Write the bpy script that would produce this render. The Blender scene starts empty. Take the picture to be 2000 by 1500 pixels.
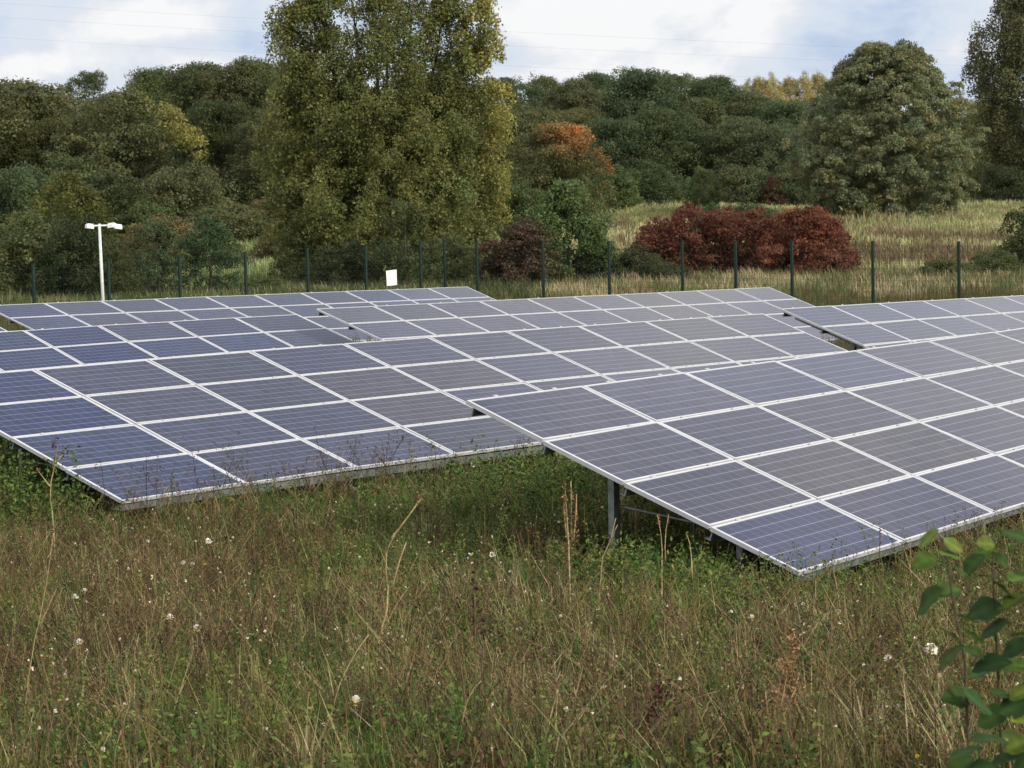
import bpy, math, random
import numpy as np
from mathutils import Vector, Matrix

scene = bpy.context.scene
C = scene.collection
R = math.radians
rs = np.random.RandomState

# ------------------------------------------------------------------ camera
FPX, PITCH, ROLL, CZ = 4465.8, 0.06834, -0.0210, 3.7
cp, sp, cr, sr = math.cos(PITCH), math.sin(PITCH), math.cos(ROLL), math.sin(ROLL)
FW = np.array([0, cp, -sp]); UP0 = np.array([0, sp, cp]); RX = np.array([1.0, 0, 0])
RT = cr * RX + sr * UP0
UPV = -sr * RX + cr * UP0
CAM = np.array([0, 0, CZ])
cam_d = bpy.data.cameras.new("camera"); cam = bpy.data.objects.new("camera", cam_d); C.objects.link(cam)
cam_d.sensor_width = 36.0; cam_d.lens = FPX / 2000 * 36.0
cam_d.clip_start = 0.1; cam_d.clip_end = 9000
cam.matrix_world = Matrix(((RT[0], UPV[0], -FW[0], 0), (RT[1], UPV[1], -FW[1], 0), (RT[2], UPV[2], -FW[2], CZ), (0, 0, 0, 1)))
scene.camera = cam

def at(px, py, Y):
    """the point on the line of sight through photo pixel (px,py) of 2000x1500 at forward distance Y"""
    d = FW + RT * (px - 1000) / FPX - UPV * (py - 750) / FPX
    return CAM + d * (Y / d[1])

HY = np.array([-60, -2, 0, 5, 8, 11, 13, 15, 17, 21, 26, 32, 45, 56, 70, 86, 110, 125, 150, 200, 250, 300, 400, 600, 5000])
HZ = np.array([2.2, 2.15, 2.05, 1.6, 1.15, .75, .55, .40, .30, .15, .19, .18, .10, .15, .42, .8, 1.0, 1.3, 2.1, 4.1, 6.5, 9, 13, 15.5, 16])
def H(x, y):
    x = np.asarray(x, float); y = np.asarray(y, float)
    b = np.interp(y, HY, HZ)
    far = np.clip((y - 95) / 60, 0, 1)
    return b + far * (.35 * np.sin(x * .07 + 1) + .25 * np.sin(x * .19 + y * .11)) + .03 * np.sin(x * 1.3 + y * .7) * np.clip((40 - y) / 20, 0, 1)

def ground_at(px, py, dz=0.0):
    d = FW + RT * (px - 1000) / FPX - UPV * (py - 750) / FPX
    ts = np.linspace(3, 400, 6000)
    P = CAM + d[None, :] * ts[:, None]
    k = np.argmax(P[:, 2] < H(P[:, 0], P[:, 1]) + dz)
    return P[k]

# ------------------------------------------------------------------ helpers
def tag(o, label=None, cat=None, group=None, kind=None):
    if label: o["label"] = label
    if cat: o["category"] = cat
    if group: o["group"] = group
    if kind: o["kind"] = kind
    return o

def empty(name, loc=(0, 0, 0)):
    o = bpy.data.objects.new(name, None); C.objects.link(o); o.location = loc
    o.empty_display_size = .2
    return o

def mesh_np(name, V, quads, col=None, mat=None, parent=None, uv=None, smooth=False):
    """V (n,3), quads (m,4) int -> linked object"""
    me = bpy.data.meshes.new(name)
    V = np.ascontiguousarray(V, np.float32); Q = np.ascontiguousarray(quads, np.int32)
    me.vertices.add(len(V)); me.vertices.foreach_set("co", V.ravel())
    me.loops.add(Q.size); me.loops.foreach_set("vertex_index", Q.ravel())
    me.polygons.add(len(Q)); me.polygons.foreach_set("loop_start", np.arange(len(Q), dtype=np.int32) * Q.shape[1])
    if smooth: me.polygons.foreach_set("use_smooth", np.ones(len(Q), bool))
    if col is not None:
        a = me.color_attributes.new("Col", "FLOAT_COLOR", "POINT")
        c4 = np.ones((len(V), 4), np.float32); c4[:, :3] = col
        a.data.foreach_set("color", c4.ravel())
    me.update(calc_edges=True)
    if mat: me.materials.append(mat)
    o = bpy.data.objects.new(name, me); C.objects.link(o)
    if parent is not None: o.parent = parent
    return o

class QB:
    """collects independent quads with one colour each"""
    def __init__(s): s.v = []; s.c = []
    def add(s, P, col):                       # P (n,4,3), col (n,3)
        s.v.append(np.asarray(P, np.float32)); s.c.append(np.broadcast_to(np.asarray(col, np.float32), (len(P), 3)))
    def build(s, name, mat, parent=None):
        P = np.concatenate(s.v); c = np.concatenate(s.c)
        n = len(P)
        return mesh_np(name, P.reshape(-1, 3), np.arange(n * 4).reshape(n, 4), np.repeat(c, 4, 0), mat, parent)

def unit(v): return v / np.maximum(np.linalg.norm(v, axis=-1, keepdims=True), 1e-9)

def rand_dirs(r, n): return unit(r.normal(size=(n, 3)))

def leaf_quads(r, P, nrm, size, aspect=.6, droop=0.0):
    """rhombic leaves at P with normals nrm and length size (n,)"""
    n = len(P)
    t = unit(np.cross(nrm, rand_dirs(r, n)))
    if droop: t = unit(t + np.array([0, 0, -droop])); 
    b = unit(np.cross(nrm, t))
    L = size[:, None]
    return np.stack([P - t * L * .5, P + b * L * aspect * .5 - t * L * .06, P + t * L * .5, P - b * L * aspect * .5 - t * L * .06], 1)

def ribbon(Pa, Pb, wa, wb, side):
    return np.stack([Pa - side * wa[:, None], Pa + side * wa[:, None], Pb + side * wb[:, None], Pb - side * wb[:, None]], 1)

class MB:
    """boxes, tubes -> one mesh"""
    def __init__(s): s.v = []; s.f = []
    def box(s, c, size, M=None):
        c = np.array(c, float); h = np.array(size, float) / 2
        n = len(s.v)
        for dx in (-1, 1):
            for dy in (-1, 1):
                for dz in (-1, 1):
                    d = np.array([dx, dy, dz]) * h
                    p = c + d if M is None else c + M @ d
                    s.v.append(tuple(p))
        for q in ((0, 1, 3, 2), (4, 6, 7, 5), (0, 4, 5, 1), (2, 3, 7, 6), (0, 2, 6, 4), (1, 5, 7, 3)):
            s.f.append(tuple(n + k for k in q))
    def prism(s, prof, A, B, ex, ey):
        """closed profile [(x,y)] swept from A to B, x along ex, y along ey"""
        n = len(s.v); A = np.array(A); B = np.array(B); k = len(prof)
        for E0 in (A, B):
            for (x, y) in prof: s.v.append(tuple(E0 + ex * x + ey * y))
        for i in range(k): s.f.append((n + i, n + (i + 1) % k, n + k + (i + 1) % k, n + k + i))
        s.f.append(tuple(n + i for i in range(k))[::-1]); s.f.append(tuple(n + k + i for i in range(k)))
    def tube(s, pts, rad, seg=8, cap=True):
        pts = [np.array(p, float) for p in pts]; n0 = len(s.v)
        if not hasattr(rad, "__len__"): rad = [rad] * len(pts)
        for i, p in enumerate(pts):
            t = pts[min(i + 1, len(pts) - 1)] - pts[max(i - 1, 0)]; t = t / (np.linalg.norm(t) + 1e-9)
            a = np.cross(t, [0, 1, 0]) if abs(t[1]) < .9 else np.cross(t, [1, 0, 0]); a /= np.linalg.norm(a); b = np.cross(t, a)
            for k in range(seg):
                w = 2 * math.pi * k / seg
                s.v.append(tuple(p + rad[i] * (a * math.cos(w) + b * math.sin(w))))
        for i in range(len(pts) - 1):
            for k in range(seg):
                s.f.append((n0 + i * seg + k, n0 + i * seg + (k + 1) % seg, n0 + (i + 1) * seg + (k + 1) % seg, n0 + (i + 1) * seg + k))
        if cap:
            s.f.append(tuple(n0 + k for k in range(seg))[::-1]); e = n0 + (len(pts) - 1) * seg
            s.f.append(tuple(e + k for k in range(seg)))
    def build(s, name, mat, parent=None, smooth=False, bevel=0):
        me = bpy.data.meshes.new(name); me.from_pydata(s.v, [], s.f)
        me.materials.append(mat)
        if smooth:
            for p in me.polygons: p.use_smooth = True
        me.update()
        o = bpy.data.objects.new(name, me); C.objects.link(o)
        if parent is not None: o.parent = parent
        if bevel:
            m = o.modifiers.new("bevel", "BEVEL"); m.width = bevel; m.segments = 2; m.limit_method = "ANGLE"
        return o

def copy_tree(o, parent=None):
    c = o.copy(); C.objects.link(c); c.parent = parent
    for ch in o.children: copy_tree(ch, c)
    return c

# ------------------------------------------------------------------ materials
class NT:
    def __init__(s, name):
        s.m = bpy.data.materials.new(name); s.m.use_nodes = True
        s.t = s.m.node_tree; s.t.nodes.clear()
        s.out = s.t.nodes.new("ShaderNodeOutputMaterial")
    def n(s, typ, **kw):
        nd = s.t.nodes.new(typ)
        for k, v in kw.items():
            if k.startswith("i_"):
                key = k[2:].replace("_", " ")
                nd.inputs[key].default_value = v
            else: setattr(nd, k, v)
        return nd
    def l(s, a, b): s.t.links.new(a, b)
    def math(s, op, a, b=None, c=None):
        nd = s.t.nodes.new("ShaderNodeMath"); nd.operation = op
        for i, x in enumerate((a, b, c)):
            if x is None: continue
            if isinstance(x, (int, float)): nd.inputs[i].default_value = x
            else: s.l(x, nd.inputs[i])
        return nd.outputs[0]
    def mix(s, f, a, b, typ="MIX"):
        nd = s.t.nodes.new("ShaderNodeMix"); nd.data_type = "RGBA"; nd.blend_type = typ
        for sock, x in ((nd.inputs[0], f), (nd.inputs[6], a), (nd.inputs[7], b)):
            if isinstance(x, (int, float)): sock.default_value = x
            elif isinstance(x, tuple): sock.default_value = (*x, 1) if len(x) == 3 else x
            else: s.l(x, sock)
        return nd.outputs[2]
    def ramp(s, fac, stops):
        nd = s.t.nodes.new("ShaderNodeValToRGB"); s.l(fac, nd.inputs[0])
        e = nd.color_ramp.elements
        while len(e) < len(stops): e.new(.5)
        for el, (p, c) in zip(e, stops): el.position = p; el.color = (*c, 1) if len(c) == 3 else c
        return nd.outputs[0]

def mat_leaf(name, objtint=True, transl=.44, rough=.55, spec=.25):
    t = NT(name)
    at_ = t.n("ShaderNodeAttribute", attribute_name="Col")
    col = at_.outputs["Color"]
    if objtint:
        oi = t.n("ShaderNodeObjectInfo")
        col = t.mix(1.0, col, oi.outputs["Color"], "MULTIPLY")
    p = t.n("ShaderNodeBsdfPrincipled", i_Roughness=rough); p.inputs["Specular IOR Level"].default_value = spec
    t.l(col, p.inputs["Base Color"])
    tr = t.n("ShaderNodeBsdfTranslucent"); t.l(col, tr.inputs["Color"])
    mx = t.n("ShaderNodeMixShader"); mx.inputs[0].default_value = transl
    t.l(p.outputs[0], mx.inputs[1]); t.l(tr.outputs[0], mx.inputs[2]); t.l(mx.outputs[0], t.out.inputs[0])
    return t.m

def mat_simple(name, col, rough=.6, metal=0.0, noise=.0, nscale=8.0, spec=.4, col2=None):
    t = NT(name)
    p = t.n("ShaderNodeBsdfPrincipled", i_Roughness=rough, i_Metallic=metal); p.inputs["Specular IOR Level"].default_value = spec
    if noise or col2:
        tc = t.n("ShaderNodeTexCoord"); nz = t.n("ShaderNodeTexNoise", i_Scale=nscale, i_Detail=5.0)
        t.l(tc.outputs["Object"], nz.inputs["Vector"])
        a = tuple(c * (1 - noise) for c in col); b = col2 or tuple(min(1, c * (1 + noise)) for c in col)
        t.l(t.ramp(nz.outputs["Fac"], [(.35, a), (.65, b)]), p.inputs["Base Color"])
    else: p.inputs["Base Color"].default_value = (*col, 1)
    t.l(p.outputs[0], t.out.inputs[0])
    return t.m

def mat_panel():
    """polycrystalline module glass: 12 x 6 cells with pale busbars; the tint of each module comes from the object"""
    t = NT("module_glass")
    tc = t.n("ShaderNodeTexCoord"); sx = t.n("ShaderNodeSeparateXYZ"); t.l(tc.outputs["Object"], sx.inputs[0])
    # object space: x 0..1.90 along the row, y 0..0.93 up the slope (cell field starts at the margins)
    cx = t.math("DIVIDE", sx.outputs[0], 1.872 / 12); cy = t.math("DIVIDE", sx.outputs[1], .936 / 6)
    fx = t.math("FRACT", t.math("ADD", cx, 20.0)); fy = t.math("FRACT", t.math("ADD", cy, 20.0))
    ex = t.math("ABSOLUTE", t.math("SUBTRACT", fx, .5)); ey = t.math("ABSOLUTE", t.math("SUBTRACT", fy, .5))
    gap = t.math("MAXIMUM", t.math("GREATER_THAN", ex, .476), t.math("GREATER_THAN", ey, .488))
    gapy = t.math("GREATER_THAN", ey, .462)
    # margin outside the cell field: white backsheet
    mg = t.math("MAXIMUM", t.math("GREATER_THAN", t.math("ABSOLUTE", sx.outputs[0]), .938), t.math("GREATER_THAN", t.math("ABSOLUTE", sx.outputs[1]), .469))
    # busbars: three fine lines per cell along x
    bb = t.math("FRACT", t.math("MULTIPLY", fy, 3.0)); bb = t.math("LESS_THAN", t.math("ABSOLUTE", t.math("SUBTRACT", bb, .5)), .055)
    oi = t.n("ShaderNodeObjectInfo")
    vo = t.n("ShaderNodeTexVoronoi", i_Scale=60.0); t.l(tc.outputs["Object"], vo.inputs["Vector"])
    sep = t.n("ShaderNodeSeparateColor"); t.l(vo.outputs["Color"], sep.inputs[0])
    wn = t.n("ShaderNodeTexWhiteNoise", noise_dimensions="4D")
    fl = t.n("ShaderNodeCombineXYZ"); t.l(t.math("FLOOR", t.math("ADD", cx, 20.0)), fl.inputs[0]); t.l(t.math("FLOOR", t.math("ADD", cy, 20.0)), fl.inputs[1])
    t.l(fl.outputs[0], wn.inputs["Vector"]); t.l(oi.outputs["Random"], wn.inputs["W"])
    var = t.math("ADD", t.math("MULTIPLY", sep.outputs[0], .35), t.math("MULTIPLY", wn.outputs["Value"], .5))
    var = t.math("ADD", var, .6)
    vm = t.n("ShaderNodeVectorMath", operation="SCALE"); t.l(oi.outputs["Color"], vm.inputs[0]); t.l(var, vm.inputs["Scale"])
    c = t.mix(t.math("MULTIPLY", bb, .10), vm.outputs[0], (.25, .27, .31))
    c = t.mix(t.math("MULTIPLY", gap, .20), c, (.35, .38, .45))
    c = t.mix(t.math("MULTIPLY", gapy, .30), c, (.34, .37, .46))
    c = t.mix(t.math("MULTIPLY", mg, .9), c, (.60, .62, .67))
    # rain dust: faint film, thicker to the lower edge
    nz = t.n("ShaderNodeTexNoise", i_Scale=3.0, i_Detail=6.0); t.l(tc.outputs["Object"], nz.inputs["Vector"])
    c = t.mix(t.math("MULTIPLY", nz.outputs["Fac"], .045), c, (.30, .28, .25))
    p = t.n("ShaderNodeBsdfPrincipled", i_IOR=1.42); t.l(c, p.inputs["Base Color"])
    t.l(t.math("ADD", t.math("MULTIPLY", nz.outputs["Fac"], .08), .12), p.inputs["Roughness"])
    bp = t.n("ShaderNodeBump", i_Strength=.015, i_Distance=.01); n2 = t.n("ShaderNodeTexNoise", i_Scale=2.0, i_Detail=2.0)
    t.l(tc.outputs["Object"], n2.inputs["Vector"]); t.l(n2.outputs["Fac"], bp.inputs["Height"]); t.l(bp.outputs[0], p.inputs["Normal"])
    t.l(p.outputs[0], t.out.inputs[0])
    return t.m

def mat_ground():
    t = NT("field_soil")
    tc = t.n("ShaderNodeTexCoord")
    n1 = t.n("ShaderNodeTexNoise", i_Scale=.06, i_Detail=6.0, i_Roughness=.6); t.l(tc.outputs["Object"], n1.inputs["Vector"])
    n2 = t.n("ShaderNodeTexNoise", i_Scale=.9, i_Detail=8.0, i_Roughness=.7); t.l(tc.outputs["Object"], n2.inputs["Vector"])
    n3 = t.n("ShaderNodeTexNoise", i_Scale=14.0, i_Detail=5.0, i_Roughness=.7); t.l(tc.outputs["Object"], n3.inputs["Vector"])
    c = t.ramp(n1.outputs["Fac"], [(.3, (.13, .13, .05)), (.5, (.22, .19, .085)), (.7, (.30, .25, .13))])
    c2 = t.ramp(n2.outputs["Fac"], [(.35, (.05, .055, .02)), (.65, (.20, .175, .08))])
    c = t.mix(.45, c, c2)
    c = t.mix(.5, c, t.ramp(n3.outputs["Fac"], [(.3, (.25, .25, .25)), (.7, (1, 1, 1))]), "MULTIPLY")
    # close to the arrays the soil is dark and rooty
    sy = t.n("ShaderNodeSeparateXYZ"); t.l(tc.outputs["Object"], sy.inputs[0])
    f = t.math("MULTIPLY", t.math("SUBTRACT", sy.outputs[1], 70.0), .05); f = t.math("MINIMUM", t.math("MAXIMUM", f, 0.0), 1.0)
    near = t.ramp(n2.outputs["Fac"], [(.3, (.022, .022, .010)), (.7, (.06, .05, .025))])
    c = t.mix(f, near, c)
    p = t.n("ShaderNodeBsdfPrincipled", i_Roughness=.95); p.inputs["Specular IOR Level"].default_value = .1
    t.l(c, p.inputs["Base Color"])
    bp = t.n("ShaderNodeBump", i_Strength=.8, i_Distance=.1); t.l(n3.outputs["Fac"], bp.inputs["Height"]); t.l(bp.outputs[0], p.inputs["Normal"])
    t.l(p.outputs[0], t.out.inputs[0])
    return t.m

M_leaf = mat_leaf("tree_leaves")
M_wild = mat_leaf("meadow_plants", objtint=False, transl=.16, rough=.65, spec=.12)
M_sap = mat_leaf("sapling_leaves", objtint=False, transl=.40, rough=.62, spec=.16)
M_bark = mat_simple("bark", (.07, .055, .04), .9, noise=.4, nscale=6)
M_twig = mat_simple("green_brown_stem", (.06, .045, .025), .8, noise=.3, nscale=40)
M_dry = mat_simple("dry_stalk", (.29, .225, .115), .85, noise=.4, nscale=30)
M_glass = mat_panel()
M_alu = mat_simple("anodised_aluminium", (.45, .47, .50), .42, metal=.0, noise=.06, nscale=5, spec=.6)
M_galv = mat_simple("galvanised_steel", (.24, .27, .27), .5, metal=.35, noise=.25, nscale=14)
M_dark = mat_simple("dark_clamp", (.03, .03, .03), .5)
M_back = mat_simple("panel_back", (.10, .10, .11), .6)
M_fence = mat_simple("green_coated_steel", (.004, .020, .014), .6, noise=.2, nscale=10)
M_white = mat_simple("white_paint", (.80, .82, .82), .45, noise=.04, nscale=6)
M_pole = mat_simple("pale_grey_pole", (.50, .56, .55), .45, noise=.1, nscale=6)
M_lens = mat_simple("dark_lens", (.02, .02, .025), .15, spec=.6)
M_ink = mat_simple("grey_ink", (.35, .36, .40), .7)
M_cable = mat_simple("power_cable", (.12, .12, .13), .6)
M_petal = mat_simple("white_petals", (.82, .80, .74), .7, noise=.06, nscale=30)
M_yel = mat_simple("yellow_petals", (.70, .42, .03), .7, noise=.1, nscale=30)

# ------------------------------------------------------------------ sky and sun
SUN_EL, SUN_AZ = R(30), math.atan2(.80, -.60)      # from behind and right of the camera
sdir = Vector((math.sin(SUN_AZ) * math.cos(SUN_EL), math.cos(SUN_AZ) * math.cos(SUN_EL), math.sin(SUN_EL)))
w = bpy.data.worlds.new("World"); scene.world = w; w.use_nodes = True
wt = w.node_tree; wt.nodes.clear()
class WT(NT):
    def __init__(s): s.t = wt; s.out = wt.nodes.new("ShaderNodeOutputWorld")
W = WT()
sky = W.n("ShaderNodeTexSky", sky_type="NISHITA"); sky.sun_disc = False
sky.sun_elevation = SUN_EL; sky.sun_rotation = SUN_AZ; sky.air_density = 1.0; sky.dust_density = 2.0; sky.ozone_density = 1.5
bg = W.n("ShaderNodeBackground"); bg.inputs[1].default_value = .1
tc = W.n("ShaderNodeTexCoord"); sx = W.n("ShaderNodeSeparateXYZ"); W.l(tc.outputs["Generated"], sx.inputs[0])
mp = W.n("ShaderNodeMapping"); W.l(tc.outputs["Generated"], mp.inputs[0]); mp.inputs["Scale"].default_value = (13, 13, 25)
mp.inputs["Location"].default_value = (3.1, 1.7, .6)
c1 = W.n("ShaderNodeTexNoise", i_Scale=1.0, i_Detail=9.0, i_Roughness=.56, i_Distortion=.25); W.l(mp.outputs[0], c1.inputs["Vector"])
mp2 = W.n("ShaderNodeMapping"); W.l(tc.outputs["Generated"], mp2.inputs[0]); mp2.inputs["Scale"].default_value = (2.2, 2.2, 5); mp2.inputs["Location"].default_value = (.4, 2.2, 5.1)
c2 = W.n("ShaderNodeTexNoise", i_Scale=1.0, i_Detail=5.0, i_Roughness=.55); W.l(mp2.outputs[0], c2.inputs["Vector"])
def blob(px, py, rx, ry, amp):
    """a bank of cloud in a direction of the sky (radii in degrees)"""
    d = unit(at(px, py, 100) - CAM); az0, el0 = math.atan2(d[0], d[1]), math.asin(d[2])
    az = W.math("ARCTAN2", sx.outputs[0], sx.outputs[1]); el = W.math("ARCSINE", sx.outputs[2])
    a = W.math("DIVIDE", W.math("SUBTRACT", az, az0), R(rx)); e = W.math("DIVIDE", W.math("SUBTRACT", el, el0), R(ry))
    r2 = W.math("ADD", W.math("MULTIPLY", a, a), W.math("MULTIPLY", e, e))
    return W.math("MULTIPLY", W.math("POWER", 2.718, W.math("MULTIPLY", r2, -1.0)), amp)
cov = W.math("ADD", W.math("SUBTRACT", W.math("MULTIPLY", c1.outputs["Fac"], 1.3), .20), W.math("MULTIPLY", c2.outputs["Fac"], .35))
for b in ((290, 42, 1.3, .5, .26), (50, 125, .7, .35, .15), (1130, 40, 2.2, .7, .22), (1480, 40, 1.2, .8, .27), (1750, 70, 2.2, 1.3, -.26),
          (250, 88, 4.0, .25, -.11), (60, 40, 2.0, .9, -.10), (1020, 105, 1.6, .4, -.12), (1350, 130, 1.2, .4, .08), (520, 90, 2, .5, -.06), (1900, 150, 1.2, .6, -.08)):
    cov = W.math("ADD", cov, blob(*b))
cloud = W.ramp(cov, [(.36, (5.5, 6.8, 9.3)), (.50, (7.2, 8.1, 9.5)), (.62, (8.0, 8.5, 9.3)), (.76, (10.2, 10.2, 10.3))])
hi = W.math('MINIMUM', W.math('MULTIPLY', W.math('MAXIMUM', W.math('SUBTRACT', sx.outputs[2], .10), 0.0), 6.0), .85)
sunside = W.math('MINIMUM', W.math('MAXIMUM', W.math('SUBTRACT', .5, W.math('MULTIPLY', sx.outputs[1], .9)), 0.0), 1.0)
def zone(azd, eld, rad, amp):
    d = (math.sin(R(azd)) * math.cos(R(eld)), math.cos(R(azd)) * math.cos(R(eld)), math.sin(R(eld)))
    dp = W.n("ShaderNodeVectorMath", operation="DOT_PRODUCT"); W.l(tc.outputs["Generated"], dp.inputs[0]); dp.inputs[1].default_value = d
    return W.math("MULTIPLY", W.math("POWER", 2.718, W.math("DIVIDE", W.math("SUBTRACT", dp.outputs["Value"], 1.0), 1 - math.cos(R(rad)))), amp)
covb = cov
for z_ in ((-8, 36, 13, -.42), (14, 32, 7, -.20), (22, 17, 7, .22), (9, 22, 5, .12)): covb = W.math("ADD", covb, zone(*z_))
bank = W.ramp(covb, [(.20, (1.9, 2.4, 4.0)), (.48, (4.4, 4.7, 5.9)), (.78, (8.6, 8.4, 8.6))])
cloud = W.mix(hi, cloud, W.mix(sunside, bank, (13.0, 12.4, 11.2)))
cl_f = W.ramp(cov, [(.25, (.7, .7, .7)), (.55, (.96, .96, .96))])
skyc = W.mix(cl_f, sky.outputs[0], cloud)
zen = W.math('ADD', .90, W.math('MULTIPLY', W.math('MAXIMUM', W.math('SUBTRACT', sx.outputs[2], .1), 0.0), .75))
vm = W.n('ShaderNodeVectorMath', operation='SCALE'); W.l(skyc, vm.inputs[0]); W.l(zen, vm.inputs['Scale']); W.l(vm.outputs[0], bg.inputs[0]); W.l(bg.outputs[0], W.out.inputs[0])
sd = bpy.data.lights.new("sun", "SUN"); so = bpy.data.objects.new("sun", sd); C.objects.link(so)
sd.energy = 3.6; sd.angle = R(10); sd.color = (1, .91, .76)
so.rotation_euler = sdir.to_track_quat("Z", "Y").to_euler()

# ------------------------------------------------------------------ ground
ys = np.concatenate([np.linspace(-60, 0, 10), np.linspace(1, 60, 90), np.linspace(61, 330, 140), np.geomspace(340, 1250, 16)])
xs = np.concatenate([-np.geomspace(130, 1250, 14)[::-1], np.linspace(-125, 125, 180), np.geomspace(130, 1250, 14)])
XX, YY = np.meshgrid(xs, ys); ZZ = H(XX, YY)
nx, ny = len(xs), len(ys)
idx = np.arange(nx * ny).reshape(ny, nx)
Q = np.stack([idx[:-1, :-1], idx[:-1, 1:], idx[1:, 1:], idx[1:, :-1]], -1).reshape(-1, 4)
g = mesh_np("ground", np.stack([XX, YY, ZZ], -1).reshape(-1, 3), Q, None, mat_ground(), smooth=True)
tag(g, kind="structure")

# ------------------------------------------------------------------ solar arrays
PU, PV = 1.98, 1.008 * .99868
AZ0, TI0 = .90419, .33962
ARR = {  # name: (pos u0v0 rel. camera, grade, dtilt, dazimuth, twist, sag, first column, last column)
 "A": ((2.52951, 20.25199, -3.13736), .01726, .02729, .01104, -.00509, .00023, 0, 10),
 "B": ((-4.44377, 25.74332, -2.9985), .00028, -.01704, -.00126, .00161, -.00045, 0, 10),
 "C": ((-7.165, 44.78644, -3.25246), .00264, .0006, -.0328, -.00258, -.00069, -6, 4),
 "D": ((-1.36821, 49.18948, -3.05651), -.01031, -.00464, .01541, .00066, .00002, 0, 10),
 "E": ((-10.46062, 56.31589, -2.95575), -.01044, -.02682, .0106, .00135, -.00009, 0, 10),
 "G": ((8.35742, 43.49026, -3.15436), -.00619, .02035, -.00298, -.00293, -.00011, 0, 10),
}
def arr_frame(k):
    pos, gr, dt, da, tw, sg, c0, c1 = ARR[k]
    az, ti = AZ0 + da, TI0 + dt
    ur = np.array([math.cos(az) * math.cos(gr), math.sin(az) * math.cos(gr), math.sin(gr)])
    h = np.array([-math.sin(az), math.cos(az), 0]); vr = math.cos(ti) * h + math.sin(ti) * np.array([0, 0, 1])
    n = np.cross(ur, vr); n /= np.linalg.norm(n); vr = np.cross(n, ur)
    return np.array(pos) + CAM, ur, vr, n, tw, sg
def arr_pt(F, u, v, dn=0.0):
    o, ur, vr, n, tw, sg = F
    U = u * PU; V = v * PV
    return o + U * ur + V * vr + n * (tw * U * (V - 2 * PV) + sg * U * (U - 10) + dn)
# row E, left neighbour of E (only its right end shows)
Fe = arr_frame("E"); tmp = arr_pt(Fe, -.42, 0)
ARR["F"] = (tuple(tmp - CAM - Fe[1] * 0.0), -.004, -.02, .0106, 0.0, 0.0, -8, 0)

GX, GY = PU - .02, PV - .018         # module outline
def make_module_meshes():
    fr = MB(); w_ = .024; hh = .040
    for sgn in (-1, 1):
        fr.box((0, sgn * (GY / 2 - w_ / 2), -.016), (GX, w_, hh))
        fr.box((sgn * (GX / 2 - w_ / 2), 0, -.016), (w_, GY - 2 * w_, hh))
    return fr
def module_glass():
    mb = MB(); mb.box((0, 0, -.006), (GX - .046, GY - .046, .012)); return mb
def mid_clamp():
    mb = MB(); mb.box((0, 0, .008), (.06, .030, .006)); mb.box((0, 0, .014), (.016, .016, .008)); return mb

rng = random.Random(5)
proto_frame = proto_glass = proto_clamp = None
PANEL_TINT = {"A": (0.020, 0.021, 0.040), "B": (0.018, 0.020, 0.040), "C": (0.017, 0.020, 0.043), "D": (0.026, 0.027, 0.043), "E": (0.020, 0.023, 0.043), "G": (0.017, 0.023, 0.054), "F": (0.018, 0.020, 0.038)}
BLUE = {("A", 0, 0), ("B", -1, 0), ("B", 0, 0), ("B", 0, 1), ("B", 0, 2), ("B", 0, 3), ("A", 2, 3), ("E", 7, 3), ("C", 0, 3), ("C", 0, 2), ("C", -1, 3), ("C", -1, 2), ("C", 1, 2), ("C", 2, 2), ("A", 3, 3), ("E", 0, 2), ("E", 0, 3), ("G", 0, 3), ("G", 2, 3)}
DARKBLUE = {("A", 0, 0), ("C", 0, 2), ("C", 0, 3), ("B", 0, 2), ("B", 0, 3)}
GREY = {("A", 1, 1), ("A", 2, 1), ("A", 4, 1), ("B", 3, 2), ("B", 3, 1), ("B", 4, 2)}
LABELS = {
 "A": "large tilted solar array nearest the camera, its lower corner touching the long grass",
 "B": "solar array with blue end modules whose low corner meets brown weeds, behind the nearest array",
 "C": "partly hidden dark blue solar array behind the weedy low cornered array",
 "D": "grey solar array in the middle row with its far end before the red shrubs",
 "E": "furthest solar array in front of the lamp pole and white fence notice",
 "F": "sliver of solar array left of the furthest array, only its end showing",
 "G": "pale blue solar array beside the gap, in front of the two widest spaced fence posts",
}
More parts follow.
